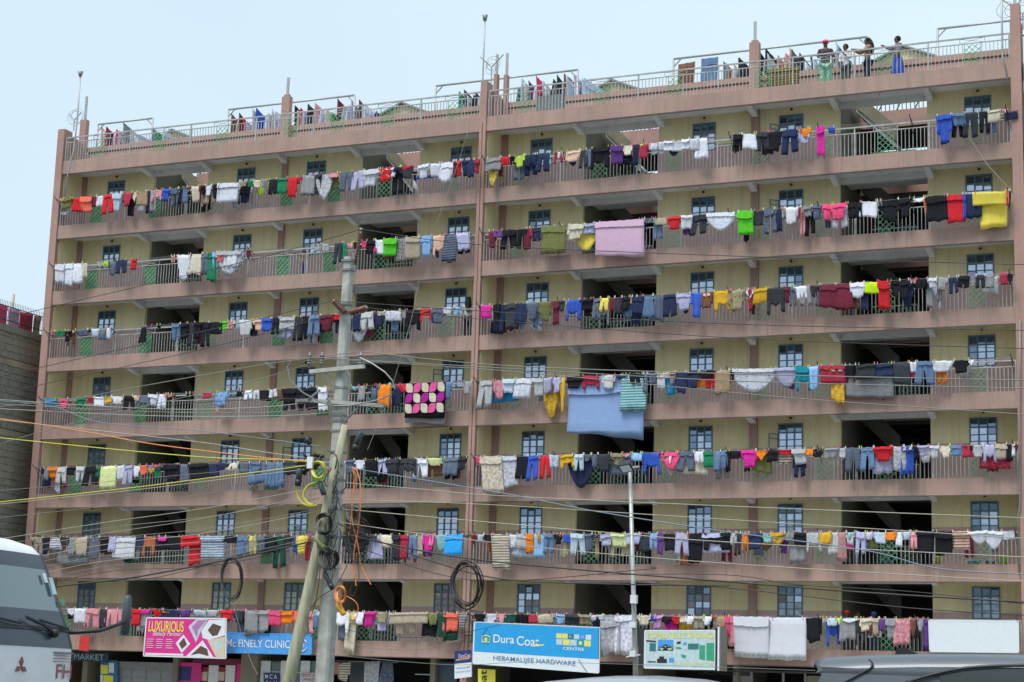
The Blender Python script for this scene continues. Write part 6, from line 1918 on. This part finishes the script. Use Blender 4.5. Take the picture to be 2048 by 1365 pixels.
def person(loc, h, face, lab, shirt, legs, arms=None, hair=None, hat=None, skirt=False, hair_long=False, sleeves=True, shirt_len=.5):
    """arms: [(elbow, wrist) left, right] in units of height, x right, y away from the viewer"""
    root = empty('person', loc, lab, 'person'); root.rotation_euler = (0, 0, face)
    L = lambda x, y, z: Vector((x*h, y*h, z*h))
    arms = arms or [((-.135,.0,.64),(-.13,-.03,.49)), ((.135,.0,.64),(.13,-.03,.49))]
    V = [L(0,0,.53), L(0,.005,.62), L(0,0,.73), L(0,0,.80), L(0,0,.845), L(0,-.012,.885), L(0,-.008,.945), L(0,-.002,.975)]
    Rr = [(.085*h,.06*h), (.075*h,.052*h), (.09*h,.06*h), (.06*h,.045*h), .032*h, (.044*h,.05*h), (.048*h,.056*h), (.03*h,.035*h)]
    E = [(0,1),(1,2),(2,3),(3,4),(4,5),(5,6),(6,7)]
    V.append(L(0,-.068,.915)); Rr.append(.012*h); E.append((6,8))         # nose
    for s_, (el, wr) in zip((-1,1), arms):
        i0 = len(V); V += [L(.10*s_,0,.79), L(*el), L(*wr)]; Rr += [.036*h, .026*h, .019*h]; E += [(3,i0),(i0,i0+1),(i0+1,i0+2)]
        d_ = (L(*wr)-L(*el)).normalized(); w3 = L(*wr); V += [w3+d_*.035*h, w3+d_*.085*h, w3+d_*.03*h+Vector((-.022*h*s_,-.02*h,0))]; Rr += [(.021*h,.013*h), (.014*h,.009*h), .008*h]; E += [(i0+2,i0+3),(i0+3,i0+4),(i0+3,i0+5)]
    for s_ in (-1,1):
        i0 = len(V); V += [L(.05*s_,0,.50), L(.055*s_,-.008,.28), L(.055*s_,.01,.05), L(.06*s_,-.06,.018)]; Rr += [.056*h, .038*h, .024*h, (.022*h,.016*h)]; E += [(0,i0),(i0,i0+1),(i0+1,i0+2),(i0+2,i0+3)]
    skinned('body', V, E, Rr, M_SKIN, root, 1)
    g_ = 1.22
    V2 = [L(0,0,shirt_len), L(0,.005,.62), L(0,0,.73), L(0,0,.80)]; R2 = [(.098*h,.072*h), (.09*h,.066*h), (.104*h,.074*h), (.07*h,.055*h)]; E2 = [(0,1),(1,2),(2,3)]
    for s_, (el, wr) in zip((-1,1), arms):
        i0 = len(V2); V2 += [L(.10*s_,0,.79), L(*el)]; R2 += [.047*h, .037*h]; E2 += [(3,i0),(i0,i0+1)]
        if sleeves: V2.append(L(*el).lerp(L(*wr), .9)); R2.append(.03*h); E2.append((i0+1,i0+2))
    skinned('shirt', V2, E2, R2, shirt, root, 1)
    if skirt: 
        m_ = MB(); m_.tube([L(0,0,.54), L(0,0,.4), L(0,0,.2), L(0,0,.1)], [.095*h,.115*h,.135*h,.14*h], 12); o = m_.build('skirt', legs); o.parent = root
    else:
        V3 = [L(0,0,.53)]; R3 = [(.092*h,.068*h)]; E3 = []
        for s_ in (-1,1): i0 = len(V3); V3 += [L(.052*s_,0,.48), L(.056*s_,-.008,.28), L(.057*s_,.008,.06)]; R3 += [.066*h,.05*h,.04*h]; E3 += [(0,i0),(i0,i0+1),(i0+1,i0+2)]
        skinned('trousers', V3, E3, R3, legs, root, 1)
    for s_ in (-1,1):
        m_ = MB(); m_.ball(L(.058*s_,-.035,.016), .028*h, .06*h, .018*h); o = m_.build('shoe', M_BLACK); o.parent = root
    if hair:
        m_ = MB(); m_.ball(L(0,.012,.94), .062*h, .066*h, .062*h)
        o = m_.build('hair', hair); o.parent = root
        if hair_long: m_ = MB(); m_.tube([L(0,.03,.94), L(0,.055,.86), L(0,.07,.76), L(0,.07,.66)], [.06*h,.072*h,.07*h,.045*h], 10); o = m_.build('long_hair', hair); o.parent = root
    if hat:
        m_ = MB(); m_.ball(L(0,0,.955), .068*h, .074*h, .05*h); m_.ball(L(0,-.055,.95), .05*h, .04*h, .012*h); o = m_.build('hat', hat); o.parent = root
    return root
F_ = lambda n, c: mat(n, c, .9, .2, 14)
M_HAIR = F_('dark_hair', (.012,.01,.01)); C_PK = F_('pink_cap_wool', (.75,.12,.22)); C_PLUM = F_('plum_jacket', (.07,.035,.05)); C_MINT = F_('mint_trousers', (.28,.52,.40))
C_WH = F_('white_shawl', (.62,.62,.66)); C_DG = F_('dark_green_grey_cloth', (.05,.075,.075)); C_BLK = F_('black_cloth', (.02,.02,.025)); C_GR = F_('grey_print_top', (.16,.17,.18)); C_BL = F_('blue_skirt_cloth', (.03,.07,.40)); C_BR = F_('brown_wrap', (.30,.17,.09)); C_NV = F_('navy_cloth', (.02,.025,.06))
zr = Zb(0)+.47
x = at(1651, 120, .75).x; person((x,.75,zr), 2.12-.0 if False else 1.98, R(10), 'person in pink hat, plum jacket and mint trousers standing at the roof railing', C_PLUM, C_MINT, [((-.14,-.02,.66),(-.06,-.10,.70)), ((.15,0,.65),(.14,-.03,.50))], None, C_PK)
x = at(1691, 120, .8).x; person((x,.8,zr), 1.76, R(-15), 'person wrapped in a white shawl standing on the roof', C_WH, C_DG, [((-.12,-.03,.64),(-.04,-.09,.58)), ((.13,-.02,.66),(.05,-.09,.72))], M_HAIR, shirt_len=.42)
x = at(1735, 120, .75).x; person((x,.75,zr), 1.88, R(-60), 'person with long dark hair leaning an arm on the roof railing', C_BR, C_NV, [((-.10,-.12,.70),(-.06,-.24,.74)), ((.11,-.10,.68),(.05,-.22,.72))], M_HAIR, hair_long=True)
x = at(1795, 120, .75).x; person((x,.75,zr), 1.82, R(-50), 'person in grey top and bright blue skirt reaching for the roof railing', C_GR, C_BL, [((-.09,-.13,.74),(-.05,-.27,.76)), ((.12,-.02,.66),(.10,-.08,.56))], M_HAIR, skirt=True)
zf3 = Zb(3)+.47; x = at(936, 640, .5).x; person((x,.5,zf3), 1.78, R(200), 'person with long dark hair and white top on the fourth balcony from the roof', C_WH, C_BLK, [((-.13,-.08,.68),(-.06,-.16,.66)), ((.13,-.08,.68),(.06,-.16,.66))], M_HAIR, hair_long=True)
zf2 = Zb(2)+.47; x = at(610, 520, .3).x; person((x,.3,zf2), 1.22, R(10), 'child with arms spread on the railing, left block second balcony', C_BR, F_('blue_jeans_cloth', (.03,.05,.2)), [((-.2,-.05,.80),(-.33,-.12,.84)), ((.2,-.05,.80),(.33,-.12,.84))], M_HAIR, sleeves=False)
zf7 = Zb(7)+.47
person((at(1694,1231,.7).x,.7,zf7), 1.50, R(0), 'person in a red hat behind the laundry of the lowest right balcony', C_GR, C_BLK, None, None, F_('red_cap_wool', (.65,.02,.03)))
person((at(1716,1231,.8).x,.8,zf7), 1.48, R(20), 'bare headed person between the red hat and the blue hat', C_BR, C_BLK, None, M_HAIR)
person((at(1748,1233,.7).x,.7,zf7), 1.46, R(-10), 'person in a blue hat behind the laundry of the lowest right balcony', C_DG, C_NV, None, None, F_('blue_cap_wool', (.03,.06,.4)))

# ================================================================== vehicles
def paint(name, c, rough=.25, coat=.6, met=0):
    m_, t, b = node_mat(name); n = nz(t, 2.5, 4, geo(t)); t.links.new(ramp(t, n.outputs['Fac'], [(.3, tuple(v*.9 for v in c)), (.7, tuple(min(1, v*1.06) for v in c))]), b.inputs['Base Color'])
    b.inputs['Roughness'].default_value = rough; b.inputs['Coat Weight'].default_value = coat; b.inputs['Metallic'].default_value = met; return m_
M_TRW = paint('dusty_white_truck_paint', (.70,.72,.74), .45, .3); M_TRB = paint('black_panel_paint', (.035,.05,.075), .35, .3)
def screen(name, dif, fac, rough=.08):
    m_, t, b = node_mat(name); t.nodes.remove(b); g_ = t.nodes.new('ShaderNodeBsdfGlossy'); g_.inputs['Roughness'].default_value = rough; g_.inputs['Color'].default_value = (.75,.83,.88,1)
    d_ = t.nodes.new('ShaderNodeBsdfDiffuse'); d_.inputs['Color'].default_value = (*dif, 1); mx_ = t.nodes.new('ShaderNodeMixShader'); fr = t.nodes.new('ShaderNodeFresnel'); fr.inputs[0].default_value = 1.5
    ad = t.nodes.new('ShaderNodeMath'); ad.operation = 'ADD'; ad.inputs[1].default_value = fac; t.links.new(fr.outputs[0], ad.inputs[0]); t.links.new(ad.outputs[0], mx_.inputs[0])
    t.links.new(d_.outputs[0], mx_.inputs[1]); t.links.new(g_.outputs[0], mx_.inputs[2]); t.links.new(mx_.outputs[0], t.nodes['Material Output'].inputs['Surface']); return m_
M_SCR = screen('dusty_windscreen', (.10,.125,.135), .16); M_SIDEG = screen('car_side_glass', (.02,.02,.025), .1)
X0, YC = -12.41, -47.08
tr = empty('truck', (X0-2.5, YC, 0), 'white truck cab with dark windscreen and red emblem at the left corner', 'truck')
LV = [(.45,1.0,0),(.6,1.03,.0),(1.86,1.03,.0),(1.95,1.02,-.02),(2.06,1.01,-.06),(2.5,.96,-.24),(2.84,.90,-.38),(2.95,.84,-.48),(3.02,.70,-.68)]
def xz(z):
    for (z0, h0, x0_), (z1, h1, x1_) in zip(LV, LV[1:]):
        if z <= z1: t = (z-z0)/(z1-z0); return h0+(h1-h0)*t, x0_+(x1_-x0_)*t
    return LV[-1][1:]
def section(z, grow=0):
    hw, dx = xz(z); hw += grow; r = .20; fx = X0+dx+grow; out_ = []
    bx = X0-1.9
    out_.append((bx, YC-hw))
    for k in range(7): a_ = math.pi/2*k/6; out_.append((fx-r+r*math.sin(a_), YC-hw+r-r*math.cos(a_)))
    for k in range(1, 6): t = k/6; y = YC-hw+r+(2*hw-2*r)*t; out_.append((fx+.05*math.sin(math.pi*t), y))
    for k in range(7): a_ = math.pi/2*k/6; out_.append((fx-r+r*math.cos(a_), YC+hw-r+r*math.sin(a_)))
    out_.append((bx, YC+hw)); return out_
def shell(zs, grow, mt, name, i0=0, i1=None, parent=tr):
    vs = []; n_ = None
    for z in zs:
        s_ = section(z, grow); s_ = s_[i0:i1]; n_ = len(s_); vs += [(x, y, z) for x, y in s_]
    fs = [(a*n_+j, a*n_+j+1, (a+1)*n_+j+1, (a+1)*n_+j) for a in range(len(zs)-1) for j in range(n_-1)]
    m_ = MB(); m_.add(vs, fs, 0, True); return m_.build(name, mt, parent)
shell([.45,.6,1.2,1.86,1.95,2.06,2.3,2.5,2.7,2.84,2.95,3.02], 0, M_TRW, 'cab')
hw, dx = xz(3.02); MB().add([(x, y, 3.02) for x, y in section(3.02)], [tuple(range(len(section(3.02))))]).build('cab_roof', M_TRW, tr)
MB().box(X0-1.95, X0-1.9, YC-1.0, YC+1.0, .45, 3.0).build('cab_back', M_TRW, tr)
shell([1.87,1.95,2.05], .008, M_TRB, 'lower_black_band', 3, 18); shell([2.08,2.12,2.26], .009, M_TRB, 'windscreen_base', 3, 18)
shell([2.26,2.4,2.5,2.6,2.70], .009, M_SCR, 'windscreen', 3, 18); shell([2.70,2.78,2.86], .009, M_TRB, 'sun_visor_band', 3, 18); shell([2.045,2.085], .02, M_BLACK, 'wiper_cowl', 2, 19)
def fx(y, z, off=.02): 
    hw, dx = xz(z); t = (y-(YC-hw))/(2*hw); return Vector((X0+dx+.05*math.sin(math.pi*max(0,min(1,t)))+off, y, z))
MB().tube([fx(-46.55,2.02,.05), fx(-46.75,2.10,.08), fx(-47.0,2.17,.06)], .018, 5).build('wiper_arm', M_BLACK, tr); MB().tube([fx(-46.25,2.08,.04), fx(-46.75,2.15,.04)], .014, 5).build('wiper_blade', M_BLACK, tr)
MB().tube([fx(-47.1,2.10,.05), fx(-47.6,2.16,.04)], .014, 5).build('wiper_blade', M_BLACK, tr); MB().ball(fx(-46.55,2.02,.05), .05).build('wiper_pivot', M_BLACK, tr)
for k, (y0_, z0_, y1_, z1_, c_) in enumerate(((-46.36,2.62,-46.28,2.44,M_PALE),(-46.24,2.40,-46.17,2.33,M_GRNP),(-46.46,2.66,-46.40,2.56,M_WSIGN))):
    a_ = [fx(y0_, z0_, .03), fx(y1_, z0_, .03), fx(y1_, z1_, .03), fx(y0_, z1_, .03)]; MB().add(a_, [(0,1,2,3)]).build('windscreen_sticker', c_, tr)
M_RED = paint('emblem_red', (.25,.015,.02))
for a_ in (90, 210, 330):
    c_, s_ = math.cos(R(a_)), math.sin(R(a_)); L_ = .098; q = []
    for (u, v) in ((0,0),(L_*.5,L_*.29),(L_,0),(L_*.5,-L_*.29)): q.append((X0+.065, YC+(u*c_-v*s_), 1.66+(u*s_+v*c_)*1.0))
    MB().add(q+[(x-.03, y, z) for x, y, z in q], [(0,1,2,3),(0,4,5,1),(1,5,6,2),(2,6,7,3),(3,7,4,0)]).build('emblem', M_RED, tr)
q = [Vector((X0+.012, -46.45, 1.70)), Vector((X0+.012, -46.19, 1.70)), Vector((X0+.012, -46.19, 1.55)), Vector((X0+.012, -46.45, 1.55))]
o = lettering('FH', q, 0, 1, 0, 1, M_RED, tr, off=0, bold=True)
for v in o.data.vertices: v.co.x += .012
q = [Vector((X0+.03, -46.52, 1.83)), Vector((X0+.03, -46.20, 1.83)), Vector((X0+.03, -46.20, 1.72)), Vector((X0+.03, -46.52, 1.72))]
for r_ in range(4): MB().beam(q[0].lerp(q[3], .1+r_*.27)+Vector((0,.0,0)), q[1].lerp(q[2], .1+r_*.27), .006 if r_ else .02).build('small_print', M_METAL if r_ != 2 else M_REDP, tr)
MB().tube([fx(-46.08,2.04,-.1), at(200,1262,-45.8), at(240,1248,-45.5), at(262,1234,-45.35)], .02, 8).build('mirror_arm', M_BLACK, tr)
a = at(256, 1196, -45.38); b = at(250, 1265, -45.38)
m_ = MB(); m_.tube([a+Vector((0,0,.03)), a, a.lerp(b,.5), b, b-Vector((0,0,.03))], [.02,.045,.055,.05,.02], 10); m_.build('mirror', mat('mirror_shell', (.05,.07,.075), .5), tr)
MB().box(X0-1.9, X0-.2, YC-.9, YC+.9, .35, .5).build('chassis', M_BLACK, tr); MB().box(X0-6.5, X0-2.0, YC-1.05, YC+1.05, .9, 2.2).build('cargo_box', M_TRW, tr)
for yy in (-1, 1):
    for xx in (-.9, -5.2):
        w_ = MB().tube([(X0+xx, YC+yy*.95-.12, .45), (X0+xx, YC+yy*.95+.12, .45)], .45, 20).build('wheel', M_BLACK, tr); MB().tube([(X0+xx, YC+yy*.95-.13, .45), (X0+xx, YC+yy*.95+.13, .45)], .22, 14).build('rim', M_METAL, w_)
for yy in (-.75, .75): MB().box(X0-.02, X0+.03, YC+yy-.18, YC+yy+.18, .85, 1.1).build('headlight', M_WHITE, tr)
MB().box(X0-.05, X0+.08, YC-1.0, YC+1.0, .45, .72).build('bumper', M_BLACK, tr)

def car(lab, ox, oy, stations, W_, mt, name='parked_car'):
    """body lofted along x from stations (x, roof z, half width factor, belt z)"""
    root = empty(name, (ox, oy, 0), lab, 'car'); vs = []; n_ = None; N = []
    for (x, zt, hwf, zb_) in stations:
        hw = W_*hwf; ring = [(-hw*.96, .35), (-hw, .6), (-hw, zb_-.1), (-hw*.97, zb_), (-hw*.86, zb_+(zt-zb_)*.62), (-hw*.74, zt-.05*(zt-zb_)-.02), (-hw*.5, zt), (0, zt+.018)]
        ring = ring + [(-y, z) for y, z in reversed(ring[:-1])]; n_ = len(ring); vs += [(ox+x, oy+y, z) for y, z in ring]
    fs = [(a*n_+j, (a+1)*n_+j, (a+1)*n_+j+1, a*n_+j+1) for a in range(len(stations)-1) for j in range(n_-1)]
    fs += [tuple(range(n_)), tuple(range(len(stations)*n_-1, (len(stations)-1)*n_-1, -1))]
    m_ = MB(); m_.add(vs, fs, 0, True); root_body = m_.build('body', mt, root); return root, vs, n_
M_SILV = paint('silver_car_paint', (.30,.33,.37), .38, .4, .2); M_SUV = paint('steel_grey_car_paint', (.095,.115,.14), .45, .2, .1)
def wheels(root, ox, oy, xs, W_):
    for xx in xs:
        for s_ in (-1, 1):
            w_ = MB().tube([(ox+xx, oy+s_*(W_-.12)-.1, .34), (ox+xx, oy+s_*(W_-.12)+.1, .34)], .34, 20).build('wheel', M_BLACK, root); MB().tube([(ox+xx, oy+s_*(W_-.12)-.11, .34), (ox+xx, oy+s_*(W_-.12)+.11, .34)], .2, 12).build('rim', M_METAL, w_)
# the grey SUV on the right: rear at its left, seen from its side
SX, SY, SW = -1.62, -54.55, .86
root = empty('parked_car', (SX, SY, 0), 'steel grey SUV with rear spoiler and roof fin at the lower right corner', 'car')
tp = [at(x, y, SY-.58) for x, y in ((1634,1320),(1662,1315),(1735,1311),(1850,1308.5),(1960,1308.5),(2060,1310),(2200,1316))]
prof = [(p_.x-SX, p_.z) for p_ in tp] + [(1.75,1.70),(2.45,1.42),(2.7,1.05),(2.7,.9),(-.44,.9),(-.44,1.2),(-.36,1.45),(-.30,1.60),(tp[0].x-SX+.055,1.665),(tp[0].x-SX+.045,1.685)]
def yz(z): return .84-.15*max(0, z-1.0)/.75
rings = []
nP = len(prof); cxm = 1.0
for (dy, dz, side) in ((0, .055, -1), (.03, .018, -1), (.10, 0, -1), (.6, -.012, -1), (.6, -.012, 1), (.10, 0, 1), (.03, .018, 1), (0, .055, 1)):
    r_ = []
    for k, (x, z) in enumerate(prof):
        zz = z-(dz if k < 9 else 0); r_.append((SX+x+(dz*.5 if k == 0 else 0), SY+side*(yz(zz)-dy*(1 if k < 9 else .3)), zz))
    rings.append(r_)
vs = [v for r_ in rings for v in r_]; n8 = len(rings)
fs = [(a_*nP+j, (a_+1)*nP+j, (a_+1)*nP+(j+1) % nP, a_*nP+(j+1) % nP) for a_ in range(n8-1) for j in range(nP)] + [tuple(range(nP)), tuple(reversed(range((n8-1)*nP, n8*nP)))]
m_ = MB(); m_.add(vs, fs, 0, True)
for k in range(len(m_.f)-2, len(m_.f)): m_.sm[k] = False
m_.build('body', M_SUV, root)
m_ = MB()
m_.add([(SX+x, SY+s_*hw, z) for s_ in (-1,1) for x, z, hw in ((-.5,.35,.8),(-.52,.9,.85),(2.7,.95,.86),(3.9,.9,.82),(4.2,.7,.78),(4.2,.35,.78))], [(0,1,2,3,4,5),(11,10,9,8,7,6)]+[(i_, 6+i_, 6+(i_+1) % 6, (i_+1) % 6) for i_ in range(6)]); m_.build('lower_body', M_SUV, root)
p = at(1812, 1308, SY); q0 = at(1790,1310,SY-.3); q1 = at(1838,1310,SY-.3); q2 = at(1815,1297,SY-.3); q3 = at(1794,1296,SY-.3)
m_ = MB(); m_.add([q0, q1, q2, q3]+[v_+Vector((0,.04,0)) for v_ in (q0,q1,q2,q3)], [(0,1,2,3),(7,6,5,4),(0,4,5,1),(1,5,6,2),(2,6,7,3),(3,7,4,0)]); m_.build('roof_fin', M_BLACK, root)
def side_pt(px, py, off=.012):
    Y = SY-.75
    for _ in range(6): q_ = at(px, py, Y); Y = SY-yz(q_.z)-off
    return at(px, py, Y)
MB().tube(spline([side_pt(x, y) for x, y in ((1812,1366),(1850,1354),(1890,1344),(1930,1337),(1980,1333),(2048,1331),(2100,1331))], 5), .0075, 6).build('window_trim', M_BLACK, root)
MB().tube(spline([side_pt(x, y, .004) for x, y in ((1738,1319),(1745,1327),(1741,1337),(1715,1352),(1688,1366))], 5), .004, 5).build('panel_gap', M_BLACK, root)
m_ = MB(); up_ = [side_pt(x, y, .006) for x, y in ((1880,1352),(1930,1343),(1990,1339),(2060,1338),(2160,1345))]; lo_ = [q+Vector((.0,-.06,-.42)) for q in up_]
m_.add(up_+lo_, [(i_, i_+1, i_+6, i_+5) for i_ in range(4)]); m_.build('side_window', M_SIDEG, root)
wheels(root, SX, SY, (.35, 3.3), SW)
# the silver car further off
CX, CY, CWd = -3.95, -51.6, .85
root, vs, n_ = car('silver car of which only the curved roof shows below the blue sign', CX, CY, [(-1.7,.95,.86,.85),(-1.3,1.30,.93,.95),(-.85,1.54,.97,1.0),(-.5,1.620,1,1.0),(-.2,1.652,1,1.0),(.1,1.660,1,1.0),(.4,1.645,1,1.0),(.75,1.59,1,1.0),(1.3,1.3,1,1.0),(1.8,1.02,1,.95),(2.4,.9,.95,.85),(2.6,.75,.85,.7)], CWd, M_SILV)
m_ = MB(); m_.tube(spline([Vector((CX+x, CY-CWd*.80, z)) for x, z in ((-.75,1.47),(-.4,1.56),(0,1.585),(.4,1.575),(.8,1.49))], 5), .01, 5); m_.build('window_trim', M_BLACK, root)
wheels(root, CX, CY, (-1.0, 1.75), CWd)
